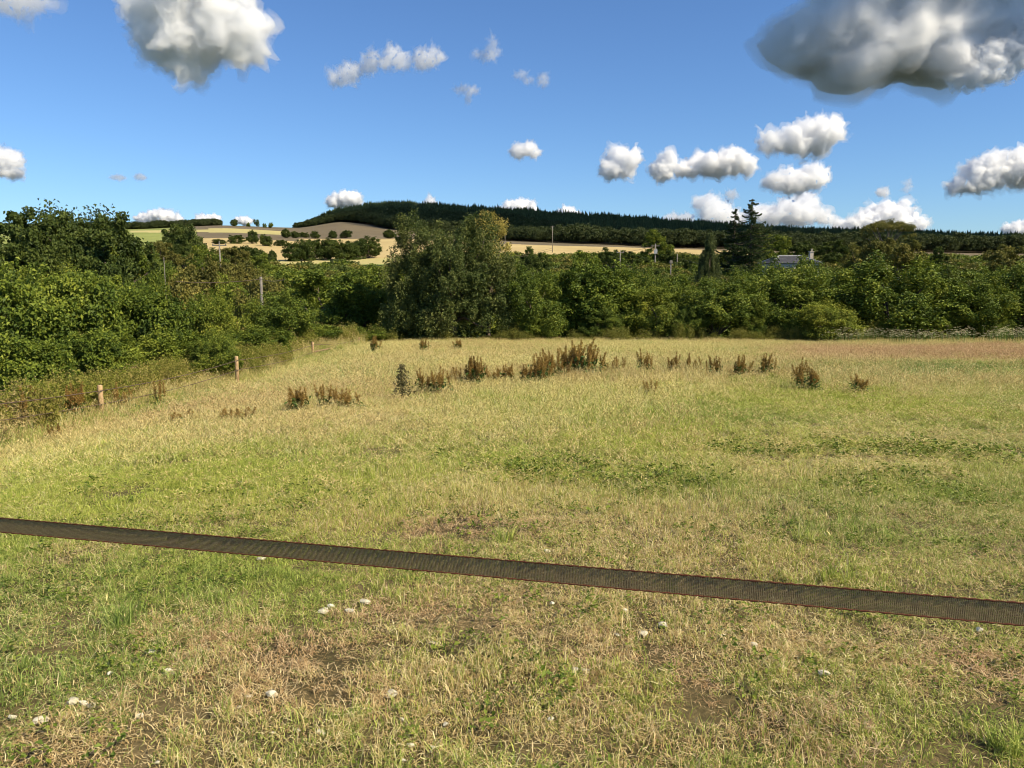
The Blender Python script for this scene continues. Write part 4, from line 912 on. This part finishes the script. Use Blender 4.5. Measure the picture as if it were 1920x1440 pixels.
for i, (px, py, hp, k, lb) in enumerate(DOCKS):
    p = hit(px, py); DY.append((px, round(p.x, 1), round(p.y, 1))); o = DK[k] if k not in dku else copy_tree(DK[k]); dku.add(k)
    s = 1.2 * hp * p.y / F / .98; o.location = (p.x, p.y, gzf(p.x, p.y) - .02); o.rotation_euler = (0, 0, i * 1.3); o.scale = (max(s, .75), max(s, .75), s)
    tag(o, lb, 'weed', 'dock plants in the field')
# dark thistle
p = hit(754, 752); e = empty('thistle_plant', p); rs_ = np.random.RandomState(8); m = 420; t = rs_.rand(m); P = np.stack([rs_.normal(size=m) * .12 * (1.15 - t), rs_.normal(size=m) * .12 * (1.15 - t), t * .66], 1)
v, f = leaves(P, rs_.normal(size=P.shape), .07 * (.6 + .7 * rs_.rand(m)), rs_, narrow=.35); r = rs_.rand(m); mesh_np('leaves', v, [f], leaf_mat('thistle_leaf', [(.2, (.05, .05, .03)), (.8, (.16, .15, .09))], .2), {'rnd': np.concatenate([r, r])}, parent=e)
mb = MB(); mb.tube([(0, 0, 0), (0, 0, .6)], [.012, .006], 6); mb.build('stem', M_dead, e); tag(e, 'dark grey green thistle left of the brown docks', 'weed')

# ------------------------------------------------------------------ stones
M_stone = simple('chalk_stone', [(.3, (.28, .24, .16)), (.5, (.52, .47, .34)), (.7, (.68, .64, .50))], 14, .8, bump=.004)
STONES = [(490,1051,17,'white stone right under the tape left of the middle'),(607,1150,20,'larger white stone of the pair below the middle of the left tape'),(621,1141,13,'smaller pale stone just behind a larger white one'),
 (283,1228,18,'tilted white stone on green grass left of the brown bare patch'),(316,1266,20,'white stone left of the brown bare patch'),(136,1322,21,'roundest white stone at the lower left'),(156,1325,15,'flat white stone right beside the roundest one'),
 (171,1327,14,'flat stone at the right end of the row of three'),(77,1359,21,'flat white stone nearest the left edge'),(263,1348,14,'small bright square stone at the lower left'),(467,1310,13,'small stone, left one of a pair in dry grass'),
 (509,1309,22,'wide white stone, right one of a pair in dry grass'),(601,1377,18,'white stone in green grass near the bottom edge'),(486,1431,13,'small stone on the bottom edge left of the middle'),(295,1435,11,'tiny stone on the bottom edge at the left'),
 (683,1133,21,'flat wide pale stone behind the small one left of centre'),(656,1150,17,'small pale stone in front of the flat wide one'),(815,1214,20,'flat white stone on dry grass in the centre'),(732,1306,24,'widest white stone below the centre'),
 (1076,1263,20,'pale stone, left one of a touching pair in the centre right'),(1098,1262,16,'pale stone, right one of a touching pair in the centre right'),(1207,1192,17,'grey white round stone right of the centre'),(1244,1179,19,'thin flat stone right of the grey white one'),
 (1035,1134,10,'small round white stone just under the tape'),(1025,1038,16,'white stone just above the tape in the centre'),(836,1363,12,'small pale stone low in the centre'),(769,1403,15,'upright white stone near the bottom in the centre'),
 (756,1431,14,'flat stone on the bottom edge in the centre'),(1544,1270,20,'thin white stone right of the small dark hollow'),(1355,1196,13,'small flat stone right of the centre below the tape'),
 (208,1268,12,'small stone left of the white stone by the brown patch'),(24,1349,12,'small stone at the very left edge'),(448,1331,11,'tiny stone in front of the left stone of the dry grass pair'),(557,1374,12,'small stone just left of the white one near the bottom edge'),
 (512,1381,10,'tiny stone second left of the white one near the bottom edge'),(810,1405,11,'tiny stone low in the centre right of the upright one'),(755,1353,11,'small stone below the widest white stone'),(1170,1148,11,'small pale stone below the tape right of the small round one'),
 (1157,1195,13,'pale stone left of the grey white round one'),(1032,1353,11,'tiny stone at the bottom right of centre near the dark hollow'),(1414,1214,14,'pale flake of stone right of the small flat stone'),(1836,1186,14,'pale stone under the tape near the right edge')]
def stone(i, px, py, wpx, lb):
    rs = np.random.RandomState(200 + i); p = hit(px, py + 3); s = wpx * (p - Vector((0, 0, EYE))).length / F * .54
    bm = bmesh.new(); bmesh.ops.create_icosphere(bm, subdivisions=3, radius=1)
    ax = rs.normal(size=(7, 3)); ax /= np.linalg.norm(ax, axis=1, keepdims=True); dd_ = rs.uniform(.42, .85, 7)
    for v in bm.verts:
        c = np.array(v.co)
        for a_, q in zip(ax, dd_):
            o_ = c @ a_ - q
            if o_ > 0: c = c - a_ * o_ * .9
        c = c * (1 + .05 * rs.randn()); v.co = c
    me = bpy.data.meshes.new('stone'); bm.to_mesh(me); bm.free(); me.materials.append(M_stone)
    o = bpy.data.objects.new('stone', me); COL.objects.link(o); o.location = (p.x, p.y, p.z + s * .36 + .010); o.scale = (s, s * .75, s * rs.uniform(.36, .6)); o.rotation_euler = (rs.uniform(-.2, .2), rs.uniform(-.25, .25), rs.rand() * .8 - .4)
    tag(o, lb, 'stone', 'white stones in the grass')
for i, a in enumerate(STONES): stone(i, *a)

# ------------------------------------------------------------------ fence tape in front
def tape():
    P0 = at(0, 983, 1.93); P1 = at(1920, 1150, 1.19); d = P1 - P0
    n = 260; t0, t1 = -1.35, 2.2; e = empty('fence_tape', tuple(P0 + d * t0)); base = P0 + d * t0; Wt = .040
    dn = Vector((d.x, d.y, 0)).normalized(); nrm = Vector((dn.y, -dn.x, 0))      # towards the camera
    def c(t, h, o=0):
        sag = -.002 * (1 - ((t - .4) / 1.8) ** 2); tw = .10 + .05 * math.sin(t * 3)
        return P0 + d * t + Vector((0, 0, sag)) + Vector((0, 0, h * math.cos(tw))) + nrm * (h * math.sin(tw) + o) - base
    ts = [t0 + (t1 - t0) * i / n for i in range(n + 1)]
    V = []; Q = []
    for t in ts: V += [c(t, -Wt / 2), c(t, Wt / 2), c(t, Wt / 2, -.0006), c(t, -Wt / 2, -.0006)]
    for i in range(n):
        for k in range(4): Q.append([i * 4 + k, i * 4 + (k + 1) % 4, i * 4 + 4 + (k + 1) % 4, i * 4 + 4 + k])
    o = mesh_np('webbing', [tuple(v) for v in V], [np.array(Q)], None or M_web, parent=e)
    L = d.length * (t1 - t0); uv = o.data.uv_layers.new(name='UVMap'); lp = np.zeros(len(o.data.loops), np.int32); o.data.loops.foreach_get('vertex_index', lp)
    U = (lp // 4) / n * L; Vv = np.where((lp % 4 == 0) | (lp % 4 == 3), 0, Wt); uv.data.foreach_set('uv', np.stack([U, Vv], 1).astype(np.float32).ravel())
    for hh in (-Wt / 2, Wt / 2):                       # stitched edge cords with a slightly wavy outline
        mb = MB(); tt = [t0 + (t1 - t0) * i / 1500 for i in range(1501)]
        mb.tube([c(t, hh + .0007 * math.sin(i * 1.9), .0002 + .0006 * math.cos(i * 1.9)) for i, t in enumerate(tt)], [.0015 + .0004 * math.sin(i * 1.1) for i in range(1501)], 6)
        mb.build('edge_cord', M_cord, e, True)
    tag(e, 'dark woven fence tape with rust red edges stretched across the foreground', 'fence tape')
    for t, nm in ((t0, 'left'), (t1, 'right')):
        q = P0 + d * t; q.z = 0; g = gzf(q.x, q.y); pe = empty('tape_post', (q.x, q.y, g)); z = (P0 + d * t).z - g
        mb = MB(); mb.tube([(0, 0, -.2), (0, 0, z + .15)], [.055, .05], 12); mb.build('post', M_wood, pe, True)
        mb = MB(); mb.box((0, 0, z), (.13, .13, .06)); mb.build('insulator', M_dark, pe)
        tag(pe, 'round wooden post holding the %s end of the fence tape, outside the picture' % nm, 'post', 'posts holding the fence tape')
def web_mat():
    t = NT('woven_tape'); uv = t.n('ShaderNodeUVMap').outputs[0]; sx = t.n('ShaderNodeSeparateXYZ'); t.l(uv, sx.inputs[0])
    w1 = t.math('SINE', t.math('MULTIPLY', sx.outputs[0], 6.283 / .0031)); w2 = t.math('SINE', t.math('MULTIPLY', sx.outputs[1], 6.283 / .0026))
    w1 = t.math('MULTIPLY_ADD', w1, .5, .5); w2 = t.math('MULTIPLY_ADD', w2, .5, .5)
    mp = t.n('ShaderNodeMapping'); mp.inputs['Scale'].default_value = (1, 9, 1); t.l(uv, mp.inputs[0])
    nz = t.noise(55, 4, .7, mp.outputs[0]); n2 = t.noise(420, 2, .6, uv)
    f = t.math('ADD', t.math('MULTIPLY', t.math('POWER', w1, 2.5), .50), t.math('MULTIPLY', w2, .12)); f = t.math('ADD', f, t.math('MULTIPLY', nz, .45)); f = t.math('MULTIPLY', f, t.math('MULTIPLY_ADD', n2, .8, .6))
    c = t.ramp(f, [(.1, (.036, .020, .009)), (.35, (.14, .086, .038)), (.65, (.32, .235, .115)), (1, (.64, .52, .31))])
    b = t.pbr(c, .7, .25); t.bump(f, b, .5, .0006)
    tp = t.n('ShaderNodeBsdfTransparent'); m = t.n('ShaderNodeMixShader')
    hole = t.math('MULTIPLY', t.math('LESS_THAN', w1, .36), t.math('LESS_THAN', w2, .55)); hole = t.math('MULTIPLY', hole, .85)
    t.l(hole, m.inputs[0]); t.l(b.outputs[0], m.inputs[1]); t.l(tp.outputs[0], m.inputs[2]); return t.done(m.outputs[0])
M_web = web_mat()
M_cord = simple('rust_cord', [(.4, (.035, .012, .008)), (.6, (.16, .05, .022))], 900, .7, detail=1)
M_wood = simple('fence_wood', [(.3, (.30, .19, .09)), (.7, (.55, .38, .20))], 12, .8, bump=.003)
M_dark = simple('dark_plastic', [(.3, (.02, .02, .02)), (.7, (.04, .04, .04))], 10, .5)
M_wire = simple('rusty_wire', [(.3, (.07, .045, .03)), (.7, (.16, .11, .08))], 20, .6)
M_pole = simple('weathered_pole', [(.3, (.13, .115, .095)), (.7, (.25, .225, .19))], 3, .8)
tape()
# ------------------------------------------------------------------ wire fence on the left
def wire_fence():
    e = empty('wire_fence', (-9.2, 17, gzf(-9.2, 17)))
    posts = [(None, None, 9.5, -9.6, 1.0, .06), (187, 722, 17, None, 0, .055), (443, 668, 24, None, 0, .055), (586, 641, 33, None, 0, .055), (673, 632, 40, None, 0, .045), (690, 628, 42, None, 0, .05)]
    tops = []
    for px, py, Y, x, h, r in posts:
        if px is None: T = Vector((x, Y, gzf(x, Y) + 1.15))
        else: T = at(px, py, Y)
        g = gzf(T.x, T.y); mb = MB(); loc = T - Vector(e.location)
        zb = min(g - .3, T.z - 1.15)
        mb.tube([(loc.x, loc.y, zb - e.location.z), (loc.x, loc.y, loc.z - .015), (loc.x, loc.y, loc.z)], [r * 1.05, r, r * .86], 10)
        mb.build('post', M_wood, e, True); tops.append(T)
    for dz in (.12, .42):
        mb = MB(); pts = []
        for a, b in zip(tops[:-1], tops[1:]):
            for k in range(10):
                t = k / 10; q = a.lerp(b, t) - Vector((0, 0, dz + .08 * math.sin(math.pi * t))) + Vector((.06, 0, 0)); pts.append(q - Vector(e.location))
        pts.append(tops[-1] - Vector((-.06, 0, dz)) - Vector(e.location)); mb.tube(pts, .010, 5); mb.build('wire', M_wire, e)
    mb = MB(); a = tops[3] - Vector((-.07, 0, .42)) - Vector(e.location); b = tops[4] - Vector((0, 0, .30)) - Vector(e.location); mb.tube([a, b], .035, 6); mb.build('rail', simple('rail_wood', [(.3, (.16, .10, .06)), (.7, (.32, .22, .13))], 9), e, True)
    tag(e, 'post and wire fence running away along the left hedge', 'fence')
wire_fence()
# ------------------------------------------------------------------ power poles and lines
PTOP = {}
def pole(key, px, ptop, Y, lb, hgt=None, arm=1.4, r=.13, extra=None, name='power_pole'):
    T = at(px, ptop, Y); g = gzf(T.x, Y); h = T.z - g; e = empty(name, (T.x, Y, g)); mb = MB(); mb.tube([(0, 0, -.5), (0, 0, h)], [r * 1.25, r], 8); mb.build('shaft', M_pole, e, True)
    if arm:
        mb = MB(); mb.box((0, 0, h - .35), (arm, .12, .14)); mb.build('crossarm', M_pole, e)
        for s in (-1, 0, 1):
            mb = MB(); z_ = h - .28 if s else h
            mb.tube([(s * arm * .45, 0, z_), (s * arm * .45, 0, z_ + .12), (s * arm * .45, 0, z_ + .2)], [.05, .08, .03], 8); mb.build('insulator', M_pole, e)
    if extra == 'transformer':
        mb = MB(); mb.box((0, -.35, h - 1.6), (.7, .5, .9)); mb.tube([(.2, -.35, h - 1.2), (.2, -.35, h - .95)], .06, 6); mb.build('transformer', simple('grey_tank', [(.3, (.25, .26, .26)), (.7, (.38, .39, .39))], 3, .5), e)
    if extra == 'box':
        mb = MB(); mb.box((0, -.15, h - .3), (.5, .3, .5)); mb.build('cable_box', M_pole, e)
    tag(e, lb, 'power pole', 'power poles'); PTOP[key] = Vector((T.x, Y, T.z))
    return e
pole('a', 1036, 424, 400, 'tall pale power pole standing on the gold field', r=.16, arm=1.8)
pole('b', 947, 428, 420, 'power pole half hidden behind the yellow topped tree', r=.14, arm=1.8)
pole('c', 1163, 470, 150, 'plain slender power pole left of the transformer pole', r=.09)
pole('d', 1229, 458, 172, 'power pole with a transformer in front of the round yellow green tree', r=.13, extra='transformer', arm=1.7)
pole('e', 1270, 476, 165, 'thin power pole right of the transformer pole', r=.09, arm=0)
pole('f', 1258, 488, 140, 'short pole with a box on top between two taller poles', r=.1, arm=0, extra='box')
pole('g', 411, 455, 105, 'small power pole with crossarm among the left valley trees', r=.09, arm=1.9)
pole('h', 489, 519, 54, 'pale thick pole top sticking out of the left hedge', r=.09, arm=0)
pole('i', 307, 482, 60, 'bare grey dead trunk like pole in the left valley scrub', r=.022, arm=0)
def line(lb, pts, r=.02, sag=.6):
    e0 = pts[0]; mb = MB(); P_ = []
    for a, b in zip(pts[:-1], pts[1:]):
        for k in range(14):
            t = k / 14; P_.append(a.lerp(b, t) - Vector((0, 0, 4 * sag * t * (1 - t))) - e0)
    P_.append(pts[-1] - e0); mb.tube(P_, r, 5); o = mb.build('power_line', M_wire, None); o.location = e0; tag(o, lb, 'cable', 'overhead cables')
line('overhead cable between the plain pole and the transformer pole', [PTOP['c'] + Vector((0, 0, -.3)), PTOP['d'] + Vector((0, 0, -.3))], .028, .2)
line('upper overhead cable right of the big field tree', [at(940, 483, 110), at(1035, 465, 150)], .025, .2)
line('lower overhead cable right of the big field tree', [at(935, 486, 110), at(1035, 469, 150)], .025, .2)
line('overhead cable reaching left from the pale pole top in the left hedge', [at(330, 528, 38), PTOP['h'] + Vector((0, 0, -.15)), at(535, 524, 43)], .016, .12)
line('overhead cable sloping down right of the plain pole', [PTOP['c'] + Vector((0, 0, -2)), at(1190, 503, 120)], .025, .1)
line('overhead cable passing before the weeping conifer', [PTOP['e'] + Vector((0, 0, -.8)), at(1400, 508, 95)], .02, .3)
# ------------------------------------------------------------------ house behind the hedge
def house():
    Y = 125; k = Y / F; c = at(1480, 495, Y); zr = at(1480, 479, Y).z; ze = at(1480, 493, Y).z; c.x *= (Y + 3.5) / Y; g = gzf(c.x, Y + 3)
    e = empty('house', (c.x, Y + 3.5, g)); w2 = 47 * k; d2 = 3.5; h = ze - g; hr = zr - g
    M_sl = simple('roof_slate', [(.3, (.035, .035, .04)), (.7, (.065, .065, .075))], 2.2, .8, bump=.01); M_rd = simple('wall_render', [(.3, (.42, .38, .30)), (.7, (.55, .50, .42))], 1.5, .9)
    M_ridge = simple('lead_ridge', [(.3, (.22, .22, .21)), (.7, (.34, .34, .33))], 4, .6); M_gl = simple('window_glass', [(.3, (.03, .035, .04)), (.7, (.06, .07, .08))], 1, .1, spec=.6)
    mb = MB(); mb.box((0, 0, h / 2 - .2), (w2 * 2 - .8, d2 * 2 - .8, h + .3)); mb.build('wall', M_rd, e)
    o = w2; rg = w2 - 27 * k; mb = MB(); V = [(-o, -d2, h), (o, -d2, h), (o, d2, h), (-o, d2, h), (-rg, 0, hr), (rg, 0, hr)]
    mb.add(V, [(0, 1, 5, 4), (1, 2, 5), (2, 3, 4, 5), (3, 0, 4), (3, 2, 1, 0)]); rf = mb.build('roof', M_sl, e)
    V = [Vector(v) for v in V]; mb = MB()
    for a, b in ((4, 5), (0, 4), (1, 5), (2, 5), (3, 4)): mb.tube([V[a] + Vector((0, 0, .03)), V[b] + Vector((0, 0, .03))], .13, 6)
    mb.build('ridge_tiles', M_ridge, rf)
    mb = MB(); ch = at(1521, 472, Y); mb.box((w2 - 5 * k, .4, ch.z - g - .9), (.55, .8, 2.0)); mb.box((w2 - 5 * k, .4, ch.z - g + .14), (.7, .95, .12)); mb.tube([(w2 - 5 * k, .2, ch.z - g + .2), (w2 - 5 * k, .2, ch.z - g + .6)], [.13, .1], 8); mb.build('chimney', simple('pale_brick', [(.3, (.36, .31, .24)), (.7, (.52, .46, .38))], 5), rf)
    for i in range(4):
        x = -w2 + 1.5 + i * (2 * w2 - 3) / 3
        mb = MB(); mb.box((x, -d2 + .39, h - 1.2), (1.0, .05, 1.3)); f_ = mb.build('window', M_ridge, e); mb = MB(); mb.box((x, -d2 + .36, h - 1.2), (.84, .03, 1.14)); mb.build('pane', M_gl, f_)
    tag(e, 'pale house with a hipped slate roof and one chimney behind the hedge', 'house')
house()
